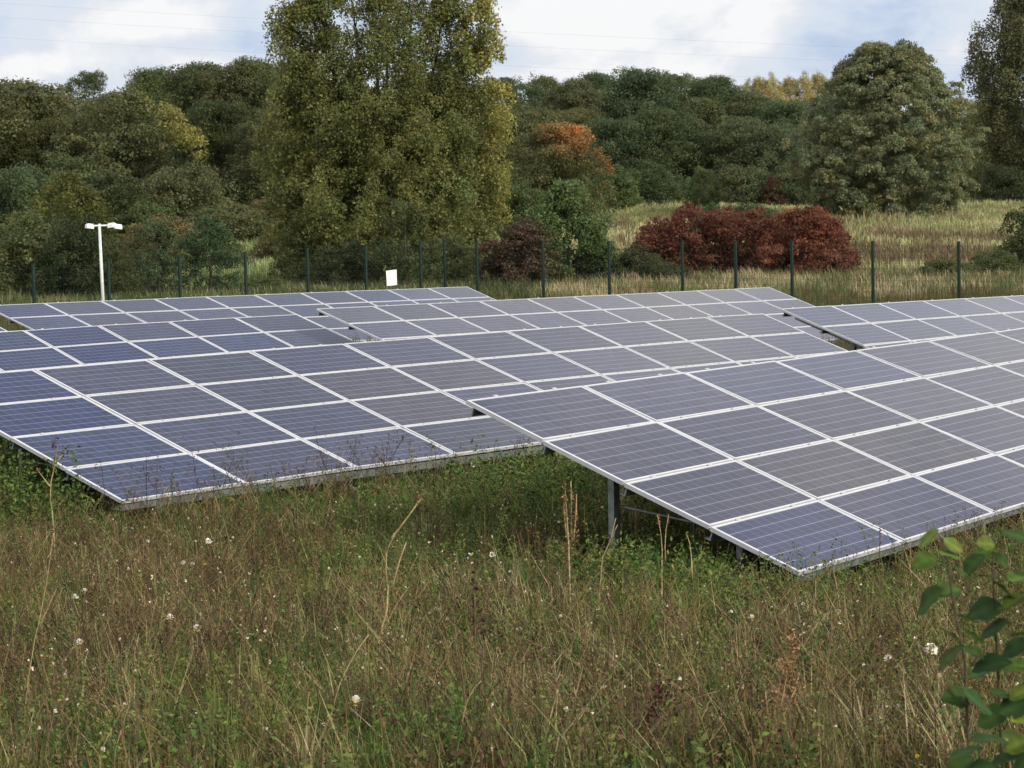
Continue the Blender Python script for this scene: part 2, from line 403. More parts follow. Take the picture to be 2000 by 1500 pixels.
def build_array(k):
    global proto_frame, proto_glass, proto_clamp
    F = arr_frame(k); c0, c1 = ARR[k][6], ARR[k][7]
    mid = arr_pt(F, (c0 + c1) / 2, 2)
    base = Vector((mid[0], mid[1], float(H(mid[0], mid[1]))))
    root = empty("solar_array", base); tag(root, LABELS[k], "solar array", "solar arrays in the field")
    inv = -np.array(base)
    for c in range(c0, c1):
        for r_ in range(4):
            ctr = arr_pt(F, c + .5, r_ + .5); ex = unit(arr_pt(F, c + 1, r_ + .5) - arr_pt(F, c, r_ + .5)); ey = arr_pt(F, c + .5, r_ + 1) - arr_pt(F, c + .5, r_)
            nz = unit(np.cross(ex, ey)); ey = np.cross(nz, ex)
            # modules never sit perfectly flat on the rails
            a, b = rng.gauss(0, .0028), rng.gauss(0, .0028)
            ex2 = unit(ex + nz * a); ey2 = unit(ey + nz * b); nz2 = unit(np.cross(ex2, ey2)); ey2 = np.cross(nz2, ex2)
            M = Matrix(((ex2[0], ey2[0], nz2[0], ctr[0] + inv[0]), (ex2[1], ey2[1], nz2[1], ctr[1] + inv[1]), (ex2[2], ey2[2], nz2[2], ctr[2] + inv[2]), (0, 0, 0, 1)))
            if proto_glass is None:
                p = module_glass().build("solar_panel", M_glass); f = make_module_meshes().build("panel_frame", M_alu, p)
                cl = mid_clamp().build("clamp", M_alu, p)
                proto_glass, proto_frame, proto_clamp = p, f, cl
            else:
                p = proto_glass.copy(); C.objects.link(p); f = proto_frame.copy(); C.objects.link(f); f.parent = p
                cl = proto_clamp.copy(); C.objects.link(cl); cl.parent = p
            cl.location = (-.5, GY / 2 + .009, 0)
            if k in "AB":
                cl2 = proto_clamp.copy(); C.objects.link(cl2); cl2.parent = p; cl2.location = (.5, GY / 2 + .009, 0)
            p.parent = root; p.matrix_basis = M
            t = PANEL_TINT[k]; j = rng.uniform(.8, 1.25); bl = rng.uniform(.85, 1.2)
            col = [t[0] * j, t[1] * j, t[2] * j * bl]
            if (k, c, r_) in BLUE: col = [.012, .018, .052]
            if (k, c, r_) in DARKBLUE: col = [.006, .011, .048]; p["label"] = "deep blue module"
            if (k, c, r_) in GREY: col = [.028, .026, .034]
            p.color = (*col, 1)
    def P(u, v, dn=0.0): return arr_pt(F, u, v, dn) + inv
    ur, vr, n = F[1], F[2], F[3]
    prof = [(-.03, 0), (.03, 0), (.03, -.012), (-.015, -.012), (-.015, -.088), (.03, -.088), (.03, -.1), (-.03, -.1)]
    for v in (.06, 1.0, 2.0, 3.0, 3.93):
        mb = MB(); mb.prism(prof, P(c0 + .02, v, -.037), P(c1 - .02, v, -.037), vr, n); mb.build("rail", M_galv, root)
    nleg = int((c1 - c0) / 1.6)
    for i in range(nleg):
        u = c0 + .34 + i * 1.6
        if u > c1 - .15: break
        rf = MB(); rf.prism([(-.03, -.138), (.03, -.138), (.03, -.238), (-.03, -.238)], P(u, .03, 0), P(u, 3.97, 0), ur, n); rf.build("rafter", M_galv, root)
        bk = MB()
        for a_, b_ in (((0, 0), (.10, 0)),):
            q = P(u, .0, -.1); bk.prism([(0, -.10), (.05, -.10), (.05, -.16), (0, -.19)], q - vr * .045, q - vr * .038, ur, n); bk.prism([(0, 0), (.12, -.03), (.12, -.04), (0, -.012)], q - vr * .05 - ur * .03 - n * .10, q - vr * .05 + ur * .03 - n * .10, -vr, n)
        bk.build("rail_bracket", M_galv, root)
        for v in (1.0, 2.55):
            top = P(u, v, -.2); g0 = float(H(top[0] + base[0], top[1] + base[1])) - base[2] - .15
            lg = MB(); hx, hy = np.array([ur[0], ur[1], 0]), np.array([-ur[1], ur[0], 0])
            lg.prism([(-.05, -.035), (.05, -.035), (.05, -.027), (-.04, -.027), (-.04, .027), (.05, .027), (.05, .035), (-.05, .035)], (top[0], top[1], g0), top, hx, hy); lg.build("leg", M_galv, root)
        a_ = P(u, 2.5, -.9); b_ = P(u, 1.25, -.24); mb = MB(); foot = P(u, 2.55, -.2); mb.tube([(foot[0], foot[1], foot[2] - .35) + hx * .055, b_ + hx * .055], .011, 6); mb.build("brace", M_galv, root)
    return root
for k in "ABCDEFG": build_array(k)

def in_array(x, y):
    """lowest panel height above points that lie under an array, else inf"""
    out = np.full(np.shape(x), np.inf)
    for k in ARR:
        o, ur, vr, n, tw, sg = arr_frame(k); c0, c1 = ARR[k][6], ARR[k][7]
        hu = ur[:2]; hv = vr[:2]; det = hu[0] * hv[1] - hu[1] * hv[0]
        dx, dy = x - o[0], y - o[1]
        U = (dx * hv[1] - dy * hv[0]) / det; V = (hu[0] * dy - hu[1] * dx) / det
        z = o[2] + U * ur[2] + V * vr[2] + tw * U * (V - 2 * PV)
        m = (U > c0 * PU - .12) & (U < c1 * PU + .12) & (V > -.12) & (V < 4 * PV + .12)
        out = np.where(m, np.minimum(out, z), out)
    return out

# ------------------------------------------------------------------ fence, lamp pole, notice, cables
def ray2d(px): return np.array([(RT[0] * (px - 1000) / FPX), 1.0]) if False else None
def on_line(px, o, d):
    """where the vertical plane through photo column px (near the horizon) meets the ground line o + t d"""
    q = at(px, 540, 100.0) - CAM; qx = q[0] / q[1]
    t = (qx * o[1] - o[0]) / (d[0] - qx * d[1])
    return o + t * d
L1o, L1d = np.array([-14.7, 70.0]), unit(np.array([1.87, 2.40]))
cn = on_line(869, L1o, L1d); L2d = unit(np.array([2.4, -1.87]))
side_a = [on_line(p, L1o, L1d) for p in (-75, 65, 212, 351, 480, 601, 715, 822, 869)]
side_b = [cn] + [on_line(p, cn, L2d) for p in (932, 1061, 1190, 1333, 1437, 1547, 1705, 1873, 2060)]
FH = 2.45
def make_fence(pts, label, skip_first):
    b = pts[len(pts) // 2]; base = np.array([b[0], b[1], float(H(*b))])
    root = empty("metal_fence", base); tag(root, label, "fence", "green fence round the arrays")
    for i, p in enumerate(pts):
        z = float(H(*p)); q = np.array([p[0], p[1], z]) - base
        if not (skip_first and i == 0):
            mb = MB(); d = unit(pts[min(i + 1, len(pts) - 1)] - pts[max(0, i - 1)]); ex = np.array([*d, 0]); ey = np.array([-d[1], d[0], 0])
            mb.prism([(-.04, -.04), (.04, -.04), (.04, .04), (-.04, .04)], q + [0, 0, -.3], q + [0, 0, FH], ex, ey)
            mb.prism([(-.045, -.045), (.045, -.045), (.045, .045), (-.045, .045)], q + [0, 0, FH], q + [0, 0, FH + .03], ex, ey)
            mb.build("post", M_fence, root)
        if i + 1 < len(pts):
            e = pts[i + 1]; qe = np.array([e[0], e[1], float(H(*e))]) - base
            mb = MB(); L = np.linalg.norm(qe - q); d3 = (qe - q) / L; ex = np.array([-d3[1], d3[0], 0]); ez = np.array([0, 0, 1.0])
            off = ex * .048
            nh = 12
            for k in range(nh + 1):
                z0 = .08 + k * (FH - .2) / nh
                mb.prism([(-.0025, -.0025), (.0025, -.0025), (.0025, .0025), (-.0025, .0025)], q + off + ez * z0, qe + off + ez * z0, ex, ez)
            nv = int(L / .1)
            for k in range(1, nv):
                a = q + off * 1.1 + (qe - q) * k / nv
                mb.prism([(-.0018, -.0018), (.0018, -.0018), (.0018, .0018), (-.0018, .0018)], a + ez * .05, a + ez * (FH - .08), ex, d3)
            mb.build("wire_panel", M_fence, root)
make_fence(side_a, "green mesh fence line running from the lamp pole back to the poplar", False)
make_fence(side_b, "green mesh fence line running past the red shrubs towards the meadow side", True)

def build_lamp():
    Y = 68.0
    top = at(194, 441, Y); bot = at(201, 583, Y)
    d = (bot - top) / (top[2] - bot[2]); g0 = float(H(bot[0], bot[1]))
    foot = top + d * (top[2] - g0)
    root = empty("lamp_pole", foot); tag(root, "slim pale pole with white floodlights on a crossbar, behind the furthest array", "lamp")
    f = np.array(foot); mb = MB(); mb.tube([(0, 0, -.1), top - f + [0, 0, .06]], [.055, .042], 12); mb.tube([(0, 0, 0), (0, 0, .35)], .075, 12); mb.build("pole", M_pole, root, smooth=True)
    t = top - f
    mb = MB(); mb.tube([t + [-.20, 0, .0], t + [.26, 0, .005]], .026, 8); mb.build("crossbar", M_white, root)
    def head(cx, cz, wx, tilt, yaw, nm="floodlight"):
        a, b = math.cos(tilt), math.sin(tilt); ca, cb = math.cos(yaw), math.sin(yaw)
        Mx = np.array([[ca, -cb, 0], [cb, ca, 0], [0, 0, 1]]) @ np.array([[a, 0, b], [0, 1, 0], [-b, 0, a]])
        m = MB(); m.box(t + [cx, 0, cz], (wx, .22, .12), Mx); m.box(t + [cx, 0, cz] + Mx @ np.array([0, 0, .07]), (wx * .8, .18, .03), Mx)
        h = m.build(nm, M_white, root, bevel=.015)
        m = MB(); m.box(t + [cx, 0, cz] + Mx @ np.array([0, -.02, -.065]), (wx * .8, .16, .012), Mx); m.build("lens", M_lens, h)
    head(-.29, -.02, .22, .12, .5); head(.37, -.01, .21, -.1, -.3); head(.56, -.05, .23, .12, .2)
build_lamp()

def build_notice():
    p = on_line(764, L1o, L1d); Y = p[1]
    c = at(764, 542, Y); root = empty("notice_board", c + np.array([0, 0, -.3])); tag(root, "small white notice hung on the green fence above the furthest array", "notice")
    ex = np.array([*L1d, 0]); ey = np.array([L1d[1], -L1d[0], 0]); o = -ey * -.07
    ex = unit(np.array([1.0, .35, 0])); ey = np.array([ex[1], -ex[0], 0])
    mb = MB(); mb.prism([(-.19, 0), (.19, .025), (.185, .585), (-.21, .55)], ey * .085, ey * .075, ex, np.array([0, 0, 1.0])); mb.build("board", M_white, root)
    for z0 in (.12, .15, .33):
        mb = MB(); mb.box(ey * .087 + np.array([0, 0, z0]), (.26, .002, .008), np.stack([ex, -ey, [0, 0, 1]], 1)); mb.build("text_line", M_ink, root)
    # wire tie to the fence
    mb = MB(); mb.box(ey * .04 + np.array([0, 0, .50]), (.02, .08, .01), np.stack([ex, -ey, [0, 0, 1]], 1)); mb.build("tie", M_fence, root)
build_notice()

for i, (a, b, lab) in enumerate((((0, 32, 700), (1500, 112, 640), "uppermost of the faint power cables crossing the cloudy sky"),
                                 ((0, 5, 700), (1500, 84, 640), "faint power cable running just under the top cloud edge"),
                                 ((0, 72, 700), (1500, 150, 640), "lowest faint power cable, slanting down to the distant tree tops"))):
    A_, B_ = at(-900, a[1] - 62, a[2]), at(2600, b[1] + 40, b[2]); mb = MB()
    pts = [A_ + (B_ - A_) * t - np.array([0, 0, 9 * 4 * t * (1 - t)]) * .35 for t in np.linspace(0, 1, 40)]
    mb.tube(pts, .013, 5); tag(mb.build("power_cable", M_cable), lab, "cable", "power cables in the sky")

# ------------------------------------------------------------------ trees
def crown_mesh(name, seed, n, leaf, clumps, colfn=None, aspect=.62, up=.0, flat=.8, stray=.02, hue=.11, droop=0.0, dims=(1, 1, 1), zf=1.0):
    """clumps: list of (centre(3), radii(3)); leaves spread through each clump's volume, thick to its skin"""
    r = rs(seed); dims = np.array(dims, float); ctr = np.array([c for c, _ in clumps]) * dims; rad = np.array([q for _, q in clumps])
    wts = (rad.prod(1)) ** (2 / 3.); wts /= wts.sum()
    k = r.choice(len(clumps), n, p=wts)
    d = rand_dirs(r, n); d[:, 2] = np.where(d[:, 2] < -.5, -d[:, 2] * .6, d[:, 2])
    d = unit(d); q = r.uniform(.25, 1, n) ** .5
    st = r.uniform(size=n) < stray; q = np.where(st, r.uniform(1, 1.2, n), q)
    sub_ = rand_dirs(r, len(clumps) * 9).reshape(len(clumps), 9, 3); sub_[..., 2] = np.where(sub_[..., 2] < -.5, -sub_[..., 2], sub_[..., 2])
    kk = r.randint(0, 9, n); P = ctr[k] + (sub_[k, kk] * .72 + d * q[:, None] * .46) * rad[k]; sb = r.uniform(.85, 1.15, (len(clumps), 9))[k, kk]
    P = P * np.array([1, 1, dims[2] / np.percentile(P[:, 2], 99.6)]); P[:, :2] *= .5 / np.percentile(np.abs(P[:, 0]), 99.3)
    nrm = unit(d + rand_dirs(r, n) * flat + np.array([0, 0, up]))
    S = leaf * r.uniform(.6, 1.35, n)
    quad = leaf_quads(r, P, nrm, S, aspect, droop)
    cl = r.uniform(.78, 1.22, len(clumps)); ch = r.normal(0, hue * .5, len(clumps))
    lv = r.uniform(.72, 1.32, n); lh = r.normal(0, hue * .6, n) + ch[k]
    b = cl[k] * lv * sb
    col = np.stack([b * (1 + lh * .9), b, b * (1 - lh * .5)], 1).clip(.05, 4)
    if colfn is not None: col = colfn(r, P / dims, col)
    qb = QB(); qb.add(quad, col)
    return qb

def round_clumps(seed, K=60, rz=.55, zc=.45, cr_=(.09, .16), core=26):
    """clumps on the skin of a crown that is widest below the middle and carries foliage to the ground"""
    r = rs(seed); out = []
    lob = r.uniform(0, 6.283, 4)
    for i in range(K + core):
        z = r.uniform(.03, .97); s = r.uniform(*cr_)
        Rz = .5 * math.sqrt(max(0, 1 - ((z - zc) / rz) ** 2)) if z > zc else .5 * (1 - .32 * ((zc - z) / zc) ** 2)
        a = r.uniform(0, 6.283); Rz *= 1 + .10 * math.sin(2 * a + lob[0]) + .08 * math.sin(3 * a + lob[1] + z * 4)
        q = r.uniform(.72, 1.0) if i < K else r.uniform(0, .6)
        q = max(0, Rz - s * .7) * q
        if i >= K: s *= 1.35
        out.append((np.array([q * math.cos(a), q * math.sin(a), min(z, .97 - s * .5)]), np.array([s, s, s * r.uniform(.85, 1.15)])))
    return out

def dome_clumps(seed, K=40):
    r = rs(seed); out = []
    for _ in range(K):
        a = r.uniform(0, 2 * math.pi); q = r.uniform(0, 1) ** .6; s = r.uniform(.09, .17)
        z = (1 - q ** 2) ** .5 * r.uniform(.45, .88)
        out.append((np.array([.42 * q * math.cos(a), .42 * q * math.sin(a), max(z, .1)]), np.array([s, s, s])))
    for _ in range(12):
        a = r.uniform(0, 2 * math.pi); q = r.uniform(0, .38); out.append((np.array([q * math.cos(a), q * math.sin(a), r.uniform(.08, .35)]), np.array([.16, .16, .18])))
    return out

def spire_clumps(seed, K=90, taper=1.0, lean=0.0, spires=1, w0=.2, s0=.06):
    """upright sprays, as a poplar carries them"""
    r = rs(seed); out = []
    for _ in range(K):
        z = r.uniform(.05, .97); rad = .5 * min(1, (1 - z) * 2.0 * taper + .10) * min(1, .45 + z * 2.2)
        a = r.uniform(0, 2 * math.pi); q = r.uniform(.35, 1) ** .7
        s = r.uniform(s0, s0 * 1.8)
        out.append((np.array([rad * q * math.cos(a) * .92 + lean * z, rad * q * math.sin(a) * .92, z]), np.array([s, s, s * 1.5 * w0 / .2])))
    return out

def trunk_mesh(name, seed, parent, hgt, rad, crown_r, nb=7, stems=1):
    r = rs(seed); mb = MB()
    for s in range(stems):
        ox = 0 if stems == 1 else r.uniform(-.5, .5)
        p = [np.array([ox, r.uniform(-.2, .2) if stems > 1 else 0, -.3])]
        for i in range(1, 7): p.append(p[0] * np.array([1 + i * .3, 1 + i * .3, 0]) + np.array([r.normal(0, .03) * hgt * .2, r.normal(0, .03) * hgt * .2, hgt * .88 * i / 6]))
        rr = [rad * (1 - .14 * i) for i in range(7)]
        mb.tube(p, rr, 8)
        for b in range(nb):
            i = r.randint(1, 6); a = r.uniform(0, 6.283); L = crown_r * r.uniform(.5, .85) * (1.1 - i / 9)
            q0 = p[i]; e = q0 + np.array([math.cos(a) * L, math.sin(a) * L, L * r.uniform(.4, 1.0)]); m = (q0 + e) / 2 + np.array([0, 0, L * .08])
            mb.tube([q0, m, e], [rr[i] * .5, rr[i] * .32, rr[i] * .1], 6)
    return mb.build("trunk", M_bark, parent, smooth=True)

CROWNS = {}
def shared_crown(kind, dz):
    if (kind, dz) in CROWNS: return CROWNS[kind, dz]
    spec = {
     "oak1": (11, 62000, .0185, round_clumps(11, 90, core=46)), "oak2": (12, 62000, .0185, round_clumps(12, 80, .52, .48, (.09, .17), 46)), "oak3": (13, 62000, .0185, round_clumps(13, 110, .55, .45, (.07, .14), 50)),
     "oak4": (17, 62000, .0185, round_clumps(17, 96, .56, .44, (.07, .16), 50)),
     "ash1": (14, 52000, .0185, spire_clumps(14, 150, 1.3, s0=.08)), "ash2": (15, 52000, .0185, spire_clumps(16, 140, 1.6, s0=.08)),
     "bush1": (21, 20000, .026, dome_clumps(21, 60)), "bush2": (22, 20000, .025, dome_clumps(22, 70)), "bush3": (23, 18000, .028, dome_clumps(23, 50)),
     "young1": (31, 12000, .032, spire_clumps(31, 70, 1.0, s0=.08)), "young2": (32, 12000, .032, spire_clumps(32, 76, 1.2, s0=.08)),
    }[kind]
    qb = crown_mesh(kind, *spec, dims=(1, 1, dz))
    P = np.concatenate(qb.v); c = np.concatenate(qb.c); n = len(P)
    me = mesh_np("crown", P.reshape(-1, 3), np.arange(n * 4).reshape(n, 4), np.repeat(c, 4, 0), M_leaf)
    CROWNS[kind, dz] = me.data
    bpy.data.objects.remove(me)
    return CROWNS[kind, dz]

TREE_N = [0]
def plant_tree(kind, name, x, ytop, wpx, Y, tint, label, cat="tree", group=None, base=None, mesh=None, sink=.25, trunk=True, depth=None):
    TREE_N[0] += 1; r = rs(700 + TREE_N[0])
    p = at(x, ytop, Y); gz = float(H(p[0], Y)) - sink if base is None else at(x, base, Y)[2]
    h = p[2] - gz; wd = wpx / FPX * Y * 1.06
    root = empty(name, (p[0], Y, gz)); tag(root, label, cat, group)
    dz = min((.5, .7, .95, 1.3, 1.7), key=lambda q: abs(math.log(q * wd / h)))
    if mesh is not None: mesh = mesh(wd, h)
    cr_ = bpy.data.objects.new("crown", mesh or shared_crown(kind, dz)); C.objects.link(cr_); cr_.parent = root
    cr_.scale = (wd / .98, wd / .98, h / dz) if mesh is None else (wd, wd, wd); cr_.rotation_euler.z = r.uniform(0, 6.28) if mesh is None else 0
    cr_.color = (tint[0] * 1.42, tint[1] * 1.5, tint[2] * 1.22, 1)
    if trunk: trunk_mesh("trunk", 900 + TREE_N[0], root, h, max(.05, h * .016 + .02), wd * .45, nb=5 if h < 5 else 8)
    return root

DK = (.056, .068, .032); OL = (.075, .085, .040); MG = (.064, .080, .034); BR = (.075, .058, .032); YG = (.085, .088, .028); GY_ = (.062, .072, .048); BG = (.056, .075, .040)
OB = (.074, .077, .040)
wood = "trees of the wood behind the meadow"
def autumn(base, tip, fn):
    def f(r, P, col):
        f_ = fn(P); w_ = np.clip(f_ + r.normal(0, .30, len(P)) * np.minimum(1, f_ * 3 + .15), 0, 1)[:, None]
        return col * (np.array(base) * (1 - w_) + np.array(tip) * w_)
    return f

def unique_mesh(name, seed, n, leaf, clumps, depth=1.0, **kw):
    """leaf in metres; returns a builder that makes the crown in its true proportions"""
    return lambda wd, h: _unique(name, seed, n, leaf / wd, clumps, dims=(1, depth, h / wd), **kw)
def _unique(name, seed, n, leaf, clumps, **kw):
    qb = crown_mesh(name, seed, n, leaf, clumps, **kw); P = np.concatenate(qb.v); c = np.concatenate(qb.c); n = len(P)
    o = mesh_np("crown", P.reshape(-1, 3), np.arange(n * 4).reshape(n, 4), np.repeat(c, 4, 0), M_leaf); me = o.data; bpy.data.objects.remove(o); return me

# --- the wood, left of the poplar
T = plant_tree
T("oak1", "oak_tree", 30, 163, 330, 205, OB, "broad olive oak whose round crown meets the left picture edge", group=wood)
T("oak3", "oak_tree", 172, 143, 130, 238, DK, "small dark crown poking above the yellow rimmed tree", group=wood)
m = unique_mesh("yr", 41, 42000, .24, round_clumps(41, 66, .55, .45, (.08, .16)), colfn=autumn(OB, (.17, .145, .045), lambda P: np.clip((P[:, 0] * 1.6 + (P[:, 2] - .62) * 1.3 - .52) * 4, 0, 1) * (np.abs(P[:, 0] - .28) < .30) * .85))
T("", "maple_tree", 245, 180, 265, 192, (1, 1, 1), "round tree with a yellow orange rim down its right side", group=wood, mesh=m)
T("oak2", "oak_tree", 300, 138, 190, 240, MG, "pale topped tree just behind the yellow rimmed tree", group=wood)
T("oak1", "oak_tree", 395, 128, 230, 226, DK, "darkest tall oak between the yellow rimmed tree and the poplar", group=wood)
T("oak4", "oak_tree", 480, 118, 200, 222, OB, "olive and rust tinged tree against the left side of the poplar", group=wood)
T("oak3", "oak_tree", 560, 125, 220, 236, OL, "wood tree mostly hidden behind the left half of the poplar", group=wood)
T("oak2", "oak_tree", 420, 200, 180, 205, (.042, .050, .022), "lower dark tree standing before the darkest tall oak", group=wood)
T("oak4", "oak_tree", 540, 215, 190, 200, OB, "brownish olive tree low beside the poplar's left flank", group=wood)
T("oak1", "oak_tree", 110, 235, 230, 198, (.050, .052, .022), "wide olive tree under the small dark crown on the left", group=wood)
T("oak3", "oak_tree", -90, 190, 240, 205, DK, "oak cut by the left edge beyond the broad olive oak", group=wood)
T("bush1", "hawthorn_bush", 35, 325, 190, 150, BG, "dark bluish green bush at the left edge under the broad oak", "bush")
T("bush2", "hawthorn_bush", 215, 340, 210, 176, (.036, .046, .021), "dark bush at the foot of the yellow rimmed tree", "bush")
T("bush1", "hawthorn_bush", 350, 325, 200, 182, OB, "brown olive rounded bush at the yellow rimmed tree's right foot", "bush")
T("bush3", "hawthorn_bush", 290, 395, 150, 168, MG, "mid green bush above the bracken, right of the lamp head", "bush")
T("bush2", "hawthorn_bush", 480, 400, 100, 190, (.058, .062, .028), "small pale green bush on the bracken slope", "bush")
bk = (.082, .078, .040)
for x, yt, w_, Y, lb in ((330, 425, 210, 152, "brown bracken mound behind the young bluish trees"), (440, 402, 210, 172, "brown bracken mound on the slope under the darkest oak"), (530, 392, 190, 180, "brown bracken mound touching the poplar's left skirt"),
                         (400, 448, 170, 140, "lower brown bracken mound above the fenced grass patch"), (560, 440, 150, 145, "brown bracken mound low behind the poplar's left base"), (250, 470, 170, 128, "brown green bracken mound right of the lamp pole")):
    T("bush2", "bracken_clump", x, yt, w_, Y, (bk[0] * random.Random(x).uniform(.85, 1.15), bk[1] * .98, bk[2]), lb, "bracken", "bracken mounds on the slope", trunk=False)
T("young2", "young_tree", 125, 338, 170, 112, (.066, .068, .024), "tall yellowish young tree behind the lamp pole's left side")
T("bush3", "hawthorn_bush", 40, 415, 210, 100, OL, "yellow olive bush behind the first fence post on the left", "bush")
T("bush1", "hawthorn_bush", 150, 425, 150, 98, (.032, .042, .021), "dark bush directly behind the lamp pole", "bush")
T("young1", "young_tree", 305, 432, 120, 100, BG, "bluish green young tree just left of the third fence post", group="young trees beside the left fence")
T("young2", "young_tree", 408, 425, 120, 101, (.038, .060, .032), "bluish green young tree between third and fourth fence post", group="young trees beside the left fence")
T("bush2", "hawthorn_bush", 225, 490, 110, 98, (.05, .056, .024), "low olive bush at the foot of the lamp pole", "bush")
T("bush2", "hawthorn_bush", 515, 545, 130, 104, (.05, .066, .026), "low green bush in the grass patch left of the poplar", "bush")

# --- the poplar: one stool of many stems
def poplar_clumps(seed):
    r = rs(seed); out = []
    for cx, cy, top, wid, k in ((-.32, .02, .98, .28, 90), (-.16, -.03, 1.03, .26, 70), (0, 0, 1.06, .36, 150), (.14, .05, 1.05, .32, 110), (.23, 0, 1.02, .24, 90), (-.24, 0, 1.0, .26, 80), (.33, -.02, .99, .26, 90), (.34, .05, .80, .22, 60), (-.36, 0, .70, .28, 60), (0, -.14, .66, .66, 110), (-.03, -.1, .42, .66, 80)):
        for _ in range(k):
            z = r.uniform(.06, top * .985); f = min(1, (top - z) / top * 2.6 + .12) * min(1, .75 + z)
            a = r.uniform(0, 6.283); q = r.uniform(.2, 1) ** .6; s = r.uniform(.034, .066)
            out.append((np.array([cx * (.75 + .25 * z) + wid * .5 * f * q * math.cos(a), cy + wid * .5 * f * q * math.sin(a), z]), np.array([s, s, s * 1.9])))
    return out
m = unique_mesh("pop", 51, 280000, .125, poplar_clumps(51), stray=.06, flat=1.0, hue=.12, aspect=.8,
                colfn=autumn((.100, .106, .044), (.36, .31, .085), lambda P: np.clip((P[:, 0] - .34) * 2.6 + (P[:, 2] - .62) * .6, 0, 1) * .8 + np.clip(P[:, 2] - .8, 0, 1) * .5))
pop = T("", "poplar_tree", 746, -45, 440, 116, (1, 1, 1), "tall many stemmed poplar, yellow on its right side, behind the white notice", mesh=m, trunk=False)
hgt = 16.5
mb = MB(); r = rs(5)
for sx_, tx in ((-.8, -3.4), (-.4, -1.6), (0, .2), (.35, 1.6), (.8, 3.3), (.1, -.6)):
    p = [np.array([sx_ * (1 + 0) + (tx - sx_) * (t ** 1.3), r.normal(0, .15), 15.2 * t - .3]) for t in np.linspace(0, 1, 9)]
    mb.tube(p, [.17 * (1 - .1 * i) for i in range(9)], 8)
    for b in range(16):
        i = r.randint(2, 8); a = r.uniform(0, 6.283); L = r.uniform(.8, 2.2) * (1.2 - i / 10)
        mb.tube([p[i], p[i] + np.array([math.cos(a) * L * .5, math.sin(a) * L * .5, L * .6]), p[i] + np.array([math.cos(a) * L * .8, math.sin(a) * L * .8, L * 1.4])], [.05, .03, .012], 5)
mb.build("trunk", M_bark, pop, smooth=True)
T("bush1", "hawthorn_bush", 598, 430, 130, 112, (.050, .054, .022), "dark olive bush at the poplar's left foot", "bush")
T("bush3", "elder_bush", 675, 470, 150, 106, (.040, .046, .022), "dark bush under the poplar, left of the white notice", "bush")
T("young1", "young_tree", 790, 395, 130, 104, (.055, .066, .030), "pale young tree rising behind the white notice")
T("bush2", "elder_bush", 880, 455, 140, 108, OL, "olive bush at the poplar's right foot near the fence corner", "bush")

# --- the wood, right of the poplar
for a in (("oak3", 985, 155, 190, 275, (0.058, 0.075, 0.039), "dark tree of the wood against the poplar's right side"), ("ash1", 1060, 152, 150, 285, (0.083, 0.091, 0.047), "pale feathery tree of the wood just right of the poplar"),
          ("oak4", 1120, 158, 150, 270, (0.078, 0.083, 0.044), "olive tree of the wood above the red tipped maple"), ("oak1", 1165, 145, 150, 290, (0.055, 0.072, 0.039), "small dark domed crown above the red tipped maple"),
          ("oak2", 1245, 138, 200, 275, (0.057, 0.075, 0.042), "tallest dark dome of the right hand wood"), ("oak3", 1330, 148, 170, 282, (0.073, 0.086, 0.044), "lighter green crown right of the tallest dark dome"),
          ("oak1", 1400, 152, 160, 276, (0.056, 0.075, 0.043), "dark crown at the wood's shoulder left of the golden row"), ("oak4", 1465, 184, 150, 268, (0.075, 0.083, 0.047), "olive crown below the golden row's left end"),
          ("oak2", 1535, 200, 180, 264, (0.062, 0.081, 0.044), "grey green tree under the golden row's middle"), ("oak3", 1610, 192, 170, 270, (0.073, 0.088, 0.049), "grey green tree between golden row and willow"),
          ("ash2", 1030, 205, 190, 245, (0.081, 0.081, 0.042), "soft brown olive tree behind the red tipped maple"), ("oak2", 1195, 235, 190, 240, (0.047, 0.062, 0.034), "dark oak with a bare black stem right of the red tipped maple"),
          ("oak1", 1290, 215, 190, 242, (0.055, 0.070, 0.036), "dark mid wood tree under the tallest dome"), ("ash1", 1375, 195, 180, 248, (0.072, 0.081, 0.044), "soft feathery tree in the wood's centre"),
          ("oak4", 1455, 235, 190, 240, (0.062, 0.073, 0.040), "grey olive tree at the meadow edge of the wood"), ("ash2", 1545, 240, 190, 236, (0.070, 0.082, 0.047), "feathery grey tree touching the willow's left side"),
          ("oak3", 1120, 215, 150, 250, (0.086, 0.083, 0.039), "yellow olive tree directly behind the red tips")):
    T(a[0], "oak_tree" if a[0][0] == "o" else "ash_tree", *a[1:5], a[5], a[6], group=wood)
m = unique_mesh("red", 61, 40000, .20, round_clumps(61, 60, .55, .45, (.09, .16)), colfn=autumn((.072, .078, .038), (.40, .13, .05), lambda P: np.clip(1 - np.hypot((P[:, 0] - .16) / .42, (P[:, 2] - .94) / .34), 0, 1) * .55 + np.clip((P[:, 0] - .33) * 3, 0, 1) * np.clip((P[:, 2] - .35) * 3, 0, 1) * .7))
T("", "maple_tree", 1085, 242, 200, 190, (1, 1, 1), "dark maple with bright orange red leaves at its top", mesh=m)
